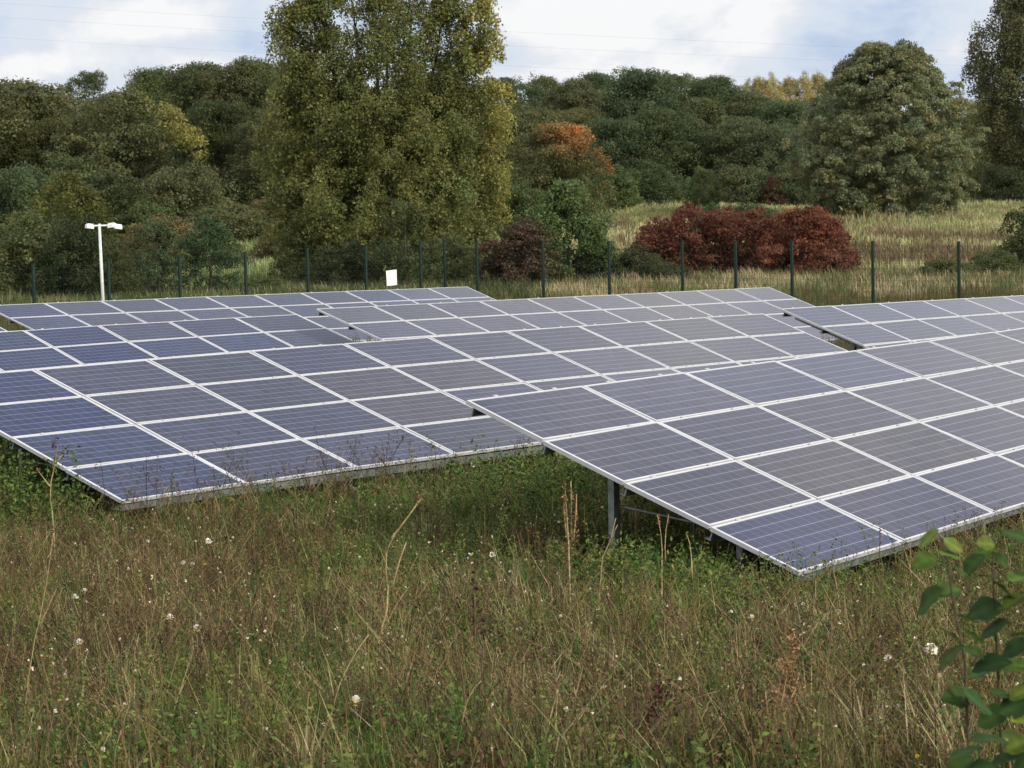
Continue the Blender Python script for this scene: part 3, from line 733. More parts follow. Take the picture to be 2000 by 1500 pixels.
for i, a in enumerate((("bush1", 985, 320, 130, 205, (0.060, 0.068, 0.034), "dark bush between the poplar and the red tipped maple"), ("bush3", 1205, 325, 110, 215, (0.072, 0.094, 0.042), "light green bush under the black stemmed oak"),
          ("bush2", 1270, 318, 120, 220, (0.049, 0.065, 0.034), "dark bush at the wood's foot, left of the small light sapling"), ("young1", 1372, 328, 80, 205, (0.078, 0.101, 0.047), "small light green sapling standing in the meadow by the wood"),
          ("bush1", 1450, 325, 150, 228, (0.065, 0.073, 0.039), "grey olive bush along the meadow edge of the wood"), ("bush3", 1330, 345, 110, 226, (0.057, 0.073, 0.036), "green bush left beside the meadow sapling"), ("bush2", 1545, 320, 120, 226, (0.060, 0.073, 0.039), "bush between the small red bush and the willow"),
          ("bush1", 940, 345, 120, 180, (0.060, 0.073, 0.034), "green bush in the shade of the poplar's right side"), ("bush2", 1010, 355, 150, 170, (0.055, 0.070, 0.031), "green undergrowth bush in front of the red tipped maple"),
          ("bush3", 1390, 400, 110, 152, (0.049, 0.073, 0.034), "low dark green bush, left one above the red hedge"), ("bush1", 1470, 398, 110, 154, (0.047, 0.068, 0.034), "low dark green bush, right one above the red hedge"))):
    T(a[0], "young_tree" if "sapling" in a[6] else "hawthorn_bush", *a[1:5], a[5], a[6], "tree" if "sapling" in a[6] else "bush")
T("bush3", "dogwood_shrub", 1510, 342, 46, 224, (.075, .032, .026), "tiny dark red bush at the far meadow edge", "bush")
for i, (x, yt, w_, tn, lb) in enumerate(((1455, 166, 52, (.21, .19, .10), "first dull golden poplar at the left end of the far row"), (1483, 158, 50, (.25, .21, .11), "second golden poplar from the left in the far row"), (1512, 154, 50, (.28, .23, .12), "third golden poplar of the far row, pale and bright"),
     (1542, 158, 48, (.25, .21, .12), "slightly lower golden poplar in the middle of the far row"), (1570, 152, 52, (.28, .23, .12), "tallest golden poplar of the far row"), (1598, 150, 50, (.27, .23, .13), "golden poplar just right of the tallest in the far row"),
     (1626, 154, 50, (.24, .22, .12), "fading golden poplar nearest the willow that stands clear"), (1656, 158, 54, (.21, .21, .11), "greenish yellow poplar touching the willow's left side"), (1690, 165, 70, (.19, .20, .10), "greenish yellow poplar half behind the willow"))):
    T("ash1" if i % 2 else "ash2", "poplar_tree", x, yt - 4, w_ * 1.5, 330, tn, lb, group="golden poplars in the far row")
for a in (("oak2", -20, 180, 220, 246, OB, "shaded oak deep in the wood at the left edge"), ("oak3", 90, 195, 200, 252, DK, "shaded oak behind the broad olive oak"), ("oak4", 215, 190, 200, 255, OB, "shaded oak hidden behind the yellow rimmed tree"),
          ("oak1", 330, 175, 200, 256, DK, "shaded tree deep in the wood behind the pale topped tree"), ("oak2", 445, 160, 200, 252, OB, "shaded tree deep in the wood left of the poplar"), ("oak3", 640, 165, 230, 256, OL, "wood tree hidden behind the poplar's middle"),
          ("oak4", 800, 170, 230, 258, OL, "wood tree hidden behind the white notice side of the poplar"), ("oak1", 900, 172, 190, 260, (.06, .072, .04), "wood tree behind the poplar's right edge"), ("oak2", 1085, 190, 210, 300, (.066, .08, .044), "back row tree behind the feathery wood trees"),
          ("oak4", 1290, 180, 220, 305, (.062, .076, .042), "back row tree behind the tallest dark dome"), ("oak3", 1440, 190, 220, 300, (.062, .076, .044), "back row tree under the golden row's left end"), ("oak1", 1560, 205, 220, 300, (.066, .08, .046), "back row tree under the golden row's middle"),
          ("oak2", 1680, 210, 220, 290, (.07, .086, .05), "back row tree behind the willow's left half"), ("oak4", 1790, 215, 220, 290, (.074, .088, .05), "back row tree behind the willow's right half"), ("oak1", 1930, 235, 230, 300, (.08, .09, .045), "back row tree behind the narrow right poplar"),
          ("bush1", 1640, 310, 170, 240, (.06, .072, .042), "bush behind the willow's left skirt"), ("bush2", 1880, 305, 160, 255, (.075, .085, .045), "bush in the gap between the willow and the narrow poplar"),
          ("bush2", 130, 300, 230, 185, DK, "dark bush mass under the broad olive oak"), ("bush1", 440, 330, 220, 200, OB, "olive bush at the foot of the darkest oak"), ("bush3", 560, 330, 200, 196, OL, "olive bush behind the poplar's left skirt"), ("bush1", 1110, 320, 170, 200, (.06, .07, .036), "olive bush behind the red tipped maple")):
    T(a[0], "oak_tree" if a[0][0] == "o" else "hawthorn_bush", *a[1:5], a[5], a[6], "tree" if a[0][0] == "o" else "bush", group=wood if a[0][0] == "o" else None)
# --- willow
def willow_clumps(seed):
    r = rs(seed); out = []
    for i in range(700):
        z = r.uniform(.02, .96); Rz = .5 * (math.sqrt(max(0, 1 - ((z - .42) / .62) ** 2)) if z > .42 else 1 - .22 * ((.42 - z) / .42) ** 2)
        a = r.uniform(0, 6.283)
        if z > .55: Rz *= 1 - .26 * ((z - .55) / .45)
        Rz *= 1 + .08 * math.sin(2 * a + z * 5) + .10 * math.sin(5 * a + 2 - z * 9); q = (r.uniform(.7, 1) if i < 540 else r.uniform(0, .6)); s = r.uniform(.03, .066)
        out.append((np.array([max(0, Rz - s * .8) * q * math.cos(a) + .05 * max(0, z - .5), max(0, Rz - s * .8) * q * math.sin(a), z]), np.array([s * 1.1, s * 1.1, s * 1.0])))
    return out
m = unique_mesh("wil", 71, 190000, .25, willow_clumps(71), aspect=.42, stray=.09, hue=.16, droop=.35)
T("", "willow_tree", 1725, 92, 325, 192, (.132, .137, .088), "big pale grey willow standing alone in the meadow", mesh=m)
T("oak3", "lime_tree", 1872, 195, 110, 245, (.12, .12, .045), "yellow green tree between the willow and the right hand poplar", group=wood)
T("oak1", "lime_tree", 1925, 200, 110, 262, (.10, .11, .045), "yellow green crown against the right hand poplar's stem", group=wood)
m = unique_mesh("pop2", 81, 150000, .22, spire_clumps(81, 420, 1.6, w0=.3, s0=.06), aspect=.75, stray=.05, hue=.2, flat=1.0)
T("", "poplar_tree", 2040, -75, 270, 232, (.092, .092, .054), "tall dark narrow poplar at the right edge of the meadow", mesh=m)
T("bush1", "hawthorn_bush", 1965, 325, 110, 226, (.040, .050, .026), "dark bush at the foot of the narrow right poplar", "bush")
T("oak2", "oak_tree", 2110, 210, 220, 245, OL, "oak beyond the narrow poplar at the right edge", group=wood)

# --- shrubs by the fence
def hedge_mesh(seed, n, leaf, parts):
    r = rs(seed); out = []
    for cx, wx, top in parts:
        for _ in range(170):
            a = r.uniform(-1, 1); hh = top * (1 - abs(a) ** 2.4); z = hh * r.uniform(.12, .92); s = r.uniform(.03, .055)
            out.append((np.array([cx + a * wx * .5, r.uniform(-.5, .5) * (1 - abs(a) * .6), z]), np.array([s, s, s])))
    return out
m = unique_mesh("dog", 91, 90000, .15, hedge_mesh(91, 0, 0, ((-.30, .36, .84), (-.16, .50, .98), (.02, .55, .95), (.18, .50, .93), (.33, .34, .84))), hue=.12, aspect=.5, stray=.04, depth=.32,
                colfn=autumn((.102, .038, .030), (.060, .058, .030), lambda P: np.clip((-P[:, 0] - .12) * 2.4 - (P[:, 2] - .35) * 2.2, 0, 1) * .8))
T("", "dogwood_shrub", 1425, 410, 400, 108, (1, 1, 1), "long dark red dogwood hedge beyond the fence", "shrub", mesh=m)
m = unique_mesh("dog2", 92, 30000, .14, dome_clumps(92, 46), hue=.12, aspect=.5, stray=.04, colfn=autumn((.130, .046, .032), (.085, .034, .028), lambda P: np.clip((P[:, 0] - .1) * 2, 0, 1)))
T("", "dogwood_shrub", 1572, 408, 190, 105, (1, 1, 1), "brighter rust red dogwood dome at the hedge's right end", "shrub", mesh=m)
T("bush3", "dogwood_shrub", 1618, 470, 110, 110, (.050, .030, .024), "dull purple brown shrub trailing right of the red dome", "shrub")
T("bush2", "dogwood_shrub", 1235, 485, 140, 105, (.046, .046, .024), "green brown shrub at the left foot of the red hedge", "shrub")
T("bush1", "hawthorn_bush", 1290, 512, 120, 101, (.042, .050, .024), "low green bush in front of the red hedge", "bush")
m = unique_mesh("plumb", 93, 22000, .12, dome_clumps(93, 38), hue=.15, stray=.05, colfn=autumn((.060, .036, .030), (.06, .062, .028), lambda P: np.clip((P[:, 0] - .1) * 2.5, 0, 1)))
T("", "blackthorn_bush", 1015, 435, 165, 101, (1, 1, 1), "dark purple red bush touching the small green tree's left side", "bush", mesh=m)
m = unique_mesh("gt", 94, 26000, .13, spire_clumps(94, 90, .95, s0=.09), hue=.15, stray=.05, colfn=autumn((.060, .088, .038), (.11, .135, .06), lambda P: np.clip((P[:, 2] - .5) * 1.2, 0, 1)))
T("", "cherry_tree", 1108, 355, 165, 104, (1, 1, 1), "small fresh green tree in front of the red tipped maple", mesh=m)
T("bush1", "hawthorn_bush", 1165, 500, 130, 104, (.036, .046, .022), "dark green bush at the small green tree's right foot", "bush")
T("bush3", "hawthorn_bush", 2010, 395, 150, 108, (.044, .054, .024), "green bush at the right edge beyond the last fence post", "bush")
T("bush2", "bramble_bush", 1940, 490, 130, 100, (.060, .070, .032), "grey green bramble at the last fence post", "bush")
T("young2", "bramble_bush", 1845, 505, 110, 98, (.064, .070, .034), "loose pale bramble before the tall meadow grass", "bush")
T("bush3", "bramble_bush", 1790, 535, 120, 100, (.060, .064, .030), "low olive bramble left of the pale one", "bush")
HAZE = 0
# ------------------------------------------------------------------ far meadow and fence-side grass
def tufts(seed, P, hgt, nbl, col, wid, spread=.12, lean=.35):
    """blades of grass: P (n,3) tuft feet"""
    r = rs(seed); n = len(P) * nbl
    B = np.repeat(P, nbl, 0) + np.stack([r.normal(0, spread, n), r.normal(0, spread, n), np.zeros(n)], 1)
    h = np.repeat(hgt, nbl) * r.uniform(.5, 1.15, n); a = r.uniform(0, 6.283, n); ln = np.stack([np.cos(a), np.sin(a), np.zeros(n)], 1) * (np.abs(r.normal(0, lean, n)) * h)[:, None]
    sd = np.stack([np.cos(a + 1.3), np.sin(a + 1.3), np.zeros(n)], 1); up = np.array([0, 0, 1.0])
    P1 = B + up * (h * .55)[:, None] + ln * .25; P2 = B + up * h[:, None] * .95 + ln
    w_ = np.broadcast_to(wid, (len(P),)); w_ = np.repeat(w_, nbl) * r.uniform(.6, 1.2, n)
    c = np.repeat(col, nbl, 0) * r.uniform(.7, 1.35, (n, 1)) * (1 + r.normal(0, .06, (n, 3)))
    qb = [ribbon(B, P1, w_ * .5, w_ * .45, sd), ribbon(P1, P2, w_ * .45, w_ * .08, sd)]
    return np.concatenate(qb), np.concatenate([c, c]).clip(.005, .9)

def vnoise(x, y, s, seed=0):
    r = rs(seed); ph = r.uniform(0, 6.28, 8); an = r.uniform(0, 6.28, 8); k = r.uniform(.6, 1.8, 8) / s
    return sum(np.sin((x * np.cos(an[i]) + y * np.sin(an[i])) * k[i] * 6.28 + ph[i]) for i in range(8)) / 4.0

r = rs(201); qb = QB()
n = 34000; Y = r.uniform(88, 262, n); X = r.uniform(-1, 1, n) * (.245 * Y + 6); keep = r.uniform(size=n) < np.clip(160 / Y, .5, 1); X, Y = X[keep], Y[keep]
z = H(X, Y); nv = vnoise(X, Y, 30, 3) + .6 * vnoise(X, Y, 9, 4)
pal = np.array([(.37, .35, .20), (.31, .31, .15), (.20, .235, .10), (.26, .215, .12)])
k = np.clip(((nv + 1.3) / 2.6 * 3), 0, 2.99); i0 = k.astype(int); f = (k - i0)[:, None]
col = pal[i0] * (1 - f) + pal[np.minimum(i0 + 1, 3)] * f
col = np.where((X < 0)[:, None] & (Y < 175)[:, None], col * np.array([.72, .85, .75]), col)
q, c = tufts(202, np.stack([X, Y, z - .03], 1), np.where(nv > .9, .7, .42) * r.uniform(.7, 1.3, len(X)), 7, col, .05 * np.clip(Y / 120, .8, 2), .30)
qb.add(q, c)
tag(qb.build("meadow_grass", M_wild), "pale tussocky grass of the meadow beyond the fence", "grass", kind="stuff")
# brown dock patches in the meadow
qb = QB()
for px, py, Y0, wx, n in ((1775, 455, 150, 90, 500), (1940, 455, 152, 120, 700), (1760, 500, 128, 300, 1500), (1845, 452, 152, 60, 160), (1910, 500, 125, 130, 600), (1670, 470, 140, 50, 160), (1250, 440, 150, 70, 200), (1420, 372, 235, 70, 200), (1200, 412, 175, 60, 200)):
    p = at(px, py, Y0); X = p[0] + r.normal(0, .33, n) * wx / FPX * Y0; Y = Y0 + r.normal(0, 5.0, n); keep = vnoise(X, Y, 3.2, 41) + .5 * r.normal(size=n) > .15; X, Y = X[keep], Y[keep]; n = len(X)
    q, c = tufts(300 + px, np.stack([X, Y, H(X, Y)], 1), np.full(n, .8) * r.uniform(.5, 1.2, n), 6, np.tile(np.array([(.135, .105, .062)]), (n, 1)), .05, .2); qb.add(q, c)
tag(qb.build("dead_docks", M_wild), "brown patches of dead dock stems in the meadow", "dead plants", kind="stuff")
# tall weeds just beyond the fence
qb = QB(); n = 9000
X = r.uniform(-24, 26, n); Y = r.uniform(84, 106, n); nv = vnoise(X, Y, 7, 9)
col = np.where((nv > .25)[:, None], np.array([(.34, .28, .17)]), np.where((nv > -.5)[:, None], np.array([(.12, .135, .06)]), np.array([(.13, .10, .055)])))
col = np.where((X < 1.0)[:, None], np.where((nv > .6)[:, None], np.array([(.16, .14, .07)]), np.array([(.060, .072, .030)])), col)
q, c = tufts(211, np.stack([X, Y, H(X, Y)], 1), np.where(X > -2, .62, .5) * r.uniform(.5, 1.25, n), 8, col, .03, .18); qb.add(q, c)
tag(qb.build("fence_weeds", M_wild), "tall pale weeds along the outer side of the fence", "weeds", kind="stuff")
# grass in and between the arrays
qb = QB(); n = 16000
Y = r.uniform(26, 84, n); X = r.uniform(-1, 1, n) * (.235 * Y + 3); ov = in_array(X, Y)
hg = np.minimum(.55 * r.uniform(.6, 1.2, n), (ov - H(X, Y)) * .6)
ok = hg > .12; X, Y, hg = X[ok], Y[ok], hg[ok]; nv = vnoise(X, Y, 4, 12)
col = np.where((nv > .1)[:, None], np.array([(.06, .075, .025)]), np.array([(.10, .085, .042)]))
q, c = tufts(221, np.stack([X, Y, H(X, Y)], 1), hg, 9, col, .014, .12); qb.add(q, c)
tag(qb.build("field_grass", M_wild), "rough grass between and under the solar arrays", "grass", kind="stuff")

# ------------------------------------------------------------------ foreground meadow
def patch(pts):
    """soft patches on the ground, each centred where the photo shows it: (px,py,rx m,ry m,amount)"""
    L = [(ground_at(px, py, .3), rx, ry, am) for px, py, rx, ry, am in pts]
    return lambda x, y: sum(am * np.exp(-(((x - p[0]) / rx) ** 2 + ((y - p[1]) / ry) ** 2)) for p, rx, ry, am in L)
brownf = patch([(250, 1130, 1.3, 2.0, .9), (60, 1300, .8, 1.0, .5), (420, 1230, .9, 1.0, .7), (560, 1060, .6, .9, .3), (900, 1330, .7, .8, .55), (1500, 1400, .8, .9, .75), (1250, 1400, .8, .8, .5), (1750, 1450, .7, .5, .5), (1680, 1250, .7, .6, .25), (130, 1450, .3, .3, -.6),
                (650, 980, 1.4, 1.4, -.75), (760, 1100, .8, 1.3, -.6), (950, 1000, 1.3, 1.6, -.6), (60, 970, 1.0, 1.2, -.6), (1400, 1150, 1.0, .9, -.7), (1250, 1090, .8, .9, -.5), (1650, 1180, .8, .6, -.4), (620, 1330, .5, .5, -.45), (470, 1450, .6, .4, -.5), (1050, 980, .9, 1.6, -.3), (1250, 1480, .6, .3, -.3)])
def browness(x, y): return .50 + brownf(x, y) + .22 * vnoise(x, y, 1.6, 21) + .14 * vnoise(x, y, .6, 22)
GREEN = np.array([(.056, .108, .022), (.078, .124, .028), (.110, .132, .034), (.040, .074, .022), (.125, .148, .044)])
BROWN = np.array([(.105, .070, .036), (.140, .096, .046), (.060, .040, .025), (.18, .13, .062), (.085, .068, .030)])
TAN = np.array([(.29, .225, .115), (.23, .165, .08), (.36, .30, .17), (.20, .19, .08)])
def pick(r, A, n): return A[r.randint(0, len(A), n)]
def wedge(r, n, y0, y1, m=3.8):
    n = int(n * 1.3)
    Y = np.sqrt(r.uniform(y0 ** 2, y1 ** 2, n)); X = r.uniform(-1, 1, n) * (.228 * Y + m)
    return X, Y

# blades
r = rs(401); qb = QB()
X, Y = wedge(r, 17000, 11.2, 27.5); b = browness(X, Y); ov = in_array(X, Y) - H(X, Y)
isb = r.uniform(size=len(X)) < np.clip(b * .8, .06, .62)
col = np.where(isb[:, None], pick(r, BROWN, len(X)), pick(r, GREEN, len(X)))
tanm = r.uniform(size=len(X)) < .06; col = np.where(tanm[:, None], pick(r, TAN, len(X)), col)
hg = np.where(isb, .44, .36) * r.uniform(.6, 1.3, len(X)); hg = np.minimum(hg, np.where(np.isfinite(ov), ov * .5 * (r.uniform(size=len(X)) < .2), 9))
ok = hg > .1
q, c = tufts(402, np.stack([X, Y, H(X, Y) - .02], 1)[ok], hg[ok], 10, col[ok], .0090, .055, .45); qb.add(q, c)
tag(qb.build("meadow_grass", M_wild), "long green and tan grass of the near meadow", "grass", kind="stuff")

# long straw, bent over and tangled
qb = QB(); X, Y = wedge(r, 4200, 11.2, 26.5); ov = in_array(X, Y); b = browness(X, Y); keep = (ov > 99) & (r.uniform(size=len(X)) < np.clip(.08 + b * .6, .05, .7)); X, Y = X[keep], Y[keep]; n = len(X)
q, c = tufts(404, np.stack([X, Y, H(X, Y)], 1), .62 * r.uniform(.6, 1.2, n), 5, np.where((r.uniform(size=n) < .6)[:, None], pick(r, TAN, n), pick(r, BROWN, n)), .0062, .05, .75); qb.add(q, c)
tag(qb.build("straw", M_wild), "long bent straw stems tangled through the near meadow", "straw", kind="stuff")
# tussocks: dense arching clumps of one kind of grass
qb = QB(); X, Y = wedge(r, 900, 11.4, 26.5); ov = in_array(X, Y); keep = ov > 99; X, Y = X[keep], Y[keep]; n = len(X); b = browness(X, Y)
tc_ = np.where((r.uniform(size=n) < np.clip(b, .1, .8))[:, None], pick(r, TAN, n) * .85, pick(r, GREEN, n) * 1.1)
q, c = tufts(405, np.stack([X, Y, H(X, Y)], 1), .46 * r.uniform(.6, 1.3, n), 70, tc_, .0085, .055, .42); qb.add(q, c)
tag(qb.build("grass_tussocks", M_wild), "dense arching tussocks among the near meadow grass", "grass", kind="stuff")
# leafy herbs: stem with many small leaves
def herbs(r, X, Y, h, nl, col, leaf, spread, stemcol):
    n = len(X); z = H(X, Y); B = np.stack([X, Y, z - .02], 1); lean = r.normal(0, .16, (n, 2)) * h[:, None]
    T_ = B + np.concatenate([lean, h[:, None]], 1); a = r.uniform(0, 6.28, n); sd = np.stack([np.cos(a), np.sin(a) * .3, np.zeros(n)], 1)
    w_ = np.full(n, .0022)
    M_ = (B + T_) / 2 + np.concatenate([-lean * .12, np.zeros((n, 1))], 1)
    Q = [ribbon(B, M_, w_ * 1.3, w_, sd), ribbon(M_, T_, w_, w_ * .6, sd)]; Cc = [stemcol, stemcol]
    k = np.repeat(np.arange(n), nl); m_ = len(k); t = r.uniform(.12, 1.02, m_) ** .8
    P = B[k] + (T_ - B)[k] * t[:, None] + rand_dirs(r, m_) * (spread[k] * (1.15 - .5 * t) * r.uniform(.3, 1, m_))[:, None]
    nrm = unit(rand_dirs(r, m_) * .9 + np.array([0, -.25, .65]))
    lq = leaf_quads(r, P, nrm, leaf[k] * r.uniform(.5, 1.3, m_), .5); lc = col[k] * r.uniform(.65, 1.4, (m_, 1)) * (1 + r.normal(0, .07, (m_, 3)))
    return np.concatenate(Q + [lq]), np.concatenate(Cc + [lc]).clip(.004, .95)
qb = QB()
for n, h0, nl, lf, sp in ((6000, .36, 30, .044, .10), (4200, .52, 36, .030, .085), (1900, .30, 18, .070, .13), (1900, .64, 52, .026, .075)):
    X, Y = wedge(r, n, 11.2, 27.2); n = len(X); b = browness(X, Y); ov = in_array(X, Y) - H(X, Y)
    isb = r.uniform(size=n) < np.clip(b, .05, .75); col = np.where(isb[:, None], pick(r, BROWN, n) * .9, pick(r, GREEN, n))
    h = h0 * r.uniform(.6, 1.35, n); h = np.minimum(h, np.where(np.isfinite(ov), ov * .5 * (r.uniform(size=len(ov)) < .15), 9)); ok = h > .1
    q, c = herbs(r, X[ok], Y[ok], h[ok], nl, col[ok], np.where(isb, lf * .75, lf)[ok], np.full(ok.sum(), sp), (col * .9)[ok]); qb.add(q, c)
for px, py, sx_, sy_, n, h0 in ((70, 960, .9, 1.3, 300, .95), (25, 1005, .45, .5, 150, .85), (110, 1010, .4, .4, 90, .62), (1230, 1125, .45, .4, 110, .55), (1370, 1140, .5, .3, 110, .46), (1480, 1150, .4, .25, 80, .36), (15, 910, .5, 1.1, 240, 1.15), (110, 965, .5, .6, 120, .8), (1130, 950, .7, 1.6, 280, .66), (1000, 930, 1.0, .8, 220, .5), (1250, 1085, .5, .6, 130, .5), (1350, 1105, .5, .5, 130, .42), (1450, 1125, .5, .35, 120, .36), (650, 985, 1.6, 1.0, 260, .42)):
    p = ground_at(px, py, .35); X = p[0] + r.normal(0, sx_, n); Y = p[1] + r.normal(0, sy_, n); ov = in_array(X, Y) - H(X, Y); h = np.minimum(h0 * r.uniform(.6, 1.3, n), np.where(np.isfinite(ov), ov * .72, 9)); ok = h > .1
    q, c = herbs(r, X[ok], Y[ok], h[ok], 34, pick(r, GREEN, n)[ok] * .9, np.full(ok.sum(), .055), np.full(ok.sum(), .12), pick(r, GREEN, n)[ok] * .8); qb.add(q, c)
tag(qb.build("meadow_herbs", M_wild), "low leafy green and browning herbs among the near grass", "herbs", kind="stuff")

# dead stems with branching tops and seed heads
def dead(r, X, Y, h, col, nb, seed, seedcol, nseed, wid=.0034):
    n = len(X); B = np.stack([X, Y, H(X, Y) - .02], 1); lean = r.normal(0, .26, (n, 2)) * h[:, None]
    T_ = B + np.concatenate([lean, h[:, None]], 1); M_ = B + (T_ - B) * .5 + np.concatenate([lean * -.2 + r.normal(0, .015, (n, 2)), np.zeros((n, 1))], 1)
    Q, K = [], []
    for ang in (0, 1.57):
        sd = np.tile(np.array([[math.cos(ang), math.sin(ang), 0]]), (n, 1)); w_ = wid * r.uniform(.7, 1.4, n)
        Q += [ribbon(B, M_, w_, w_ * .85, sd), ribbon(M_, T_, w_ * .85, w_ * .5, sd)]; K += [col, col]
    k = np.repeat(np.arange(n), nb); m_ = len(k); t = r.uniform(.45, .98, m_); P0 = M_[k] + (T_ - M_)[k] * ((t - .45) / .55)[:, None]
    d = unit(rand_dirs(r, m_) * np.array([1, 1, .4]) + np.array([0, 0, .9])); L = h[k] * r.uniform(.08, .3, m_); P1 = P0 + d * L[:, None]
    sd = unit(np.cross(d, np.tile(np.array([[0, 1.0, .1]]), (m_, 1)))); w_ = np.full(m_, wid * .55)
    Q.append(ribbon(P0, P1, w_, w_ * .6, sd)); K.append(col[k])
    e = np.concatenate([P1, T_]); ec = np.concatenate([seedcol[k], seedcol]); kk = np.repeat(np.arange(len(e)), nseed); P = e[kk] + r.normal(0, seed * .55, (len(kk), 3)) * np.array([1, 1, 1.5])
    Q.append(leaf_quads(r, P, rand_dirs(r, len(kk)), seed * r.uniform(.5, 1.4, len(kk)), .7)); K.append(ec[kk] * r.uniform(.6, 1.4, (len(kk), 1)))
    return np.concatenate(Q), np.concatenate(K).clip(.004, .95)
qb = QB()
X, Y = wedge(r, 5200, 11.4, 26.5); n = len(X); b = browness(X, Y); ov = in_array(X, Y) - H(X, Y); keep = (r.uniform(size=n) < np.clip(b * 1.1, .12, .95))
X, Y, ov = X[keep], Y[keep], ov[keep]; n = len(X)
h = .52 * r.uniform(.55, 1.35, n); h = np.minimum(h, np.where(np.isfinite(ov), ov * .6 * (r.uniform(size=len(ov)) < .4), 9)); ok = h > .12; X, Y, h = X[ok], Y[ok], h[ok]; n = len(X)
tone = r.uniform(size=n)[:, None]
col = np.where(tone < .27, pick(r, TAN, n), np.where(tone < .8, pick(r, BROWN, n), np.array([(.050, .034, .024)])))
q, c = dead(r, X, Y, h, col, 5, .013, np.where(tone < .5, pick(r, BROWN, n), np.array([(.085, .058, .040)])), 5); qb.add(q, c)
tag(qb.build("dead_stems", M_wild), "brown dead flower stems with small seed heads in the near meadow", "dead stems", kind="stuff")
# tall fringe of dead stems in front of the left array's low corner
qb = QB(); n = 150
pc = arr_frame("B")[0]; ur = arr_frame("B")[1]
u = r.uniform(-.6, 9, n) ** 1.0; off = r.uniform(.1, 1.8, n); X = pc[0] + ur[0] * u + off * .78; Y = pc[1] + ur[1] * u - off * .62
ok = in_array(X, Y) > 99; X, Y, u = X[ok], Y[ok], u[ok]; n = len(X)
h = np.where(u < 4, .85, .6) * r.uniform(.6, 1.25, n); tone = r.uniform(size=n)[:, None]
q, c = dead(r, X, Y, h, np.where(tone < .3, pick(r, TAN, n), pick(r, BROWN, n) * .7), 7, .018, np.tile(np.array([(.07, .048, .035)]), (n, 1)), 6, .0032); qb.add(q, c)
tag(qb.build("dead_stems", M_wild), "taller dead weeds standing against the low rail of the left array", "dead stems", kind="stuff")

# tiny pale seed heads nobody could count
qb = QB(); n = 2300; X, Y = wedge(r, n, 11.6, 25); keep = in_array(X, Y) > 99; X, Y = X[keep], Y[keep]
keep = vnoise(X, Y, 2.2, 31) + r.normal(0, .5, len(X)) > .25; X, Y = X[keep], Y[keep]; n = len(X)
P = np.stack([X, Y, H(X, Y) + r.uniform(.28, .56, n)], 1); kk = np.repeat(np.arange(n), 5); P2 = P[kk] + r.normal(0, .0045, (len(kk), 3)); s_ = r.uniform(.008, .019, n)[kk]
qb.add(leaf_quads(r, P2, unit(rand_dirs(r, len(kk)) + np.array([0, -.5, .6])), s_, .9), np.tile(np.array([(.66, .60, .48)]), (len(kk), 1)) * r.uniform(.7, 1.15, (len(kk), 1)))
a = np.zeros((n, 3)); a[:, 0] = 1
B = P.copy(); B[:, 2] -= .25; B[:, :2] += r.normal(0, .03, (n, 2)); qb.add(ribbon(B, P, np.full(n, .0018), np.full(n, .0012), a), np.tile(np.array([(.12, .10, .05)]), (n, 1)))
tag(qb.build("pale_seed_heads", M_wild), "scattered tiny pale seed heads over the near meadow", "seed heads", kind="stuff")

# the countable white and yellow flower heads
def flower(name, petal_mat, rad):
    root = empty(name)
    mb = MB(); rr = rs(7)
    for ring, (q, tilt, nn) in enumerate(((1.0, .10, 13), (.92, .42, 12), (.76, .8, 10), (.6, 1.15, 8))):
        for i in range(nn):
            a = 6.283 * (i + ring * .5) / nn + rr.normal(0, .1); L = rad * q * rr.uniform(.85, 1.15); w_ = rad * .34
            ca, sa = math.cos(a), math.sin(a); ct, st = math.cos(tilt), math.sin(tilt)
            p0 = np.array([0, 0, ring * .003]); d = np.array([ca * ct, sa * ct, st]); s_ = np.array([-sa, ca, 0]); k = len(mb.v)
            mb.v += [tuple(p0), tuple(p0 + d * L * .6 + s_ * w_), tuple(p0 + d * L), tuple(p0 + d * L * .6 - s_ * w_)]; mb.f.append((k, k + 1, k + 2, k + 3))
    hd = mb.build("petals", petal_mat, root)
    mb = MB(); mb.tube([(0, 0, -.006), (0, 0, .006)], [rad * .28, rad * .16], 8); mb.build("flower_eye", M_yel if petal_mat is M_petal else M_twig, root)
    mb = MB(); mb.tube([(0, 0, 0), (.006, .004, -.12), (-.008, .01, -.26)], [.0022, .0024, .003], 5); mb.build("stem", M_twig, root)
    return root
wf = flower("white_flower", M_petal, .022); yf = flower("yellow_flower", M_yel, .018)
W_PX = [(357, 1104, 1.3, "white flower head largest in the left brown weeds"), (1817, 1271, 1.6, "large white flower head left beside the broadleaf sapling"), (694, 1374, 1.35, "white flower head low in the middle of the foreground"),
        (30, 965, 1.2, "white flower head by the left array's shaded corner"), (165, 1158, 1.3, "one of two white flower heads together on the left"), (147, 1168, 1.0, "smaller of the two white flower heads on the left"), (72, 1045, 1.2, "lone white flower head low left of the left array"),
        (333, 1208, 1.1, "white flower head among dark brown stems"), (386, 1230, 1.2, "white flower head lower right of the dark brown stems"), (962, 1085, 1.0, "white flower head by the tan stalks near the array leg"),
        (962, 992, 1.1, "white flower head in the grass below the left array's rail"), (924, 910, 1.2, "white flower head right against the left array's rail"), (1108, 1047, 1.1, "white flower head under the tan dock spikes"), (1130, 1051, 1.0, "white flower head right of the tan dock spikes"), (1176, 994, .9, "white flower head left of the nearest array's leg"),
        (1468, 1210, 1.1, "white flower head in the green strip before the nearest array"), (1735, 1287, .9, "white flower head left of the large one by the sapling"), (407, 1058, 1.1, "white flower head of the cluster before the left array"), (157, 1256, 1.0, "white flower head low in the green patch at left")]
r2 = random.Random(3)
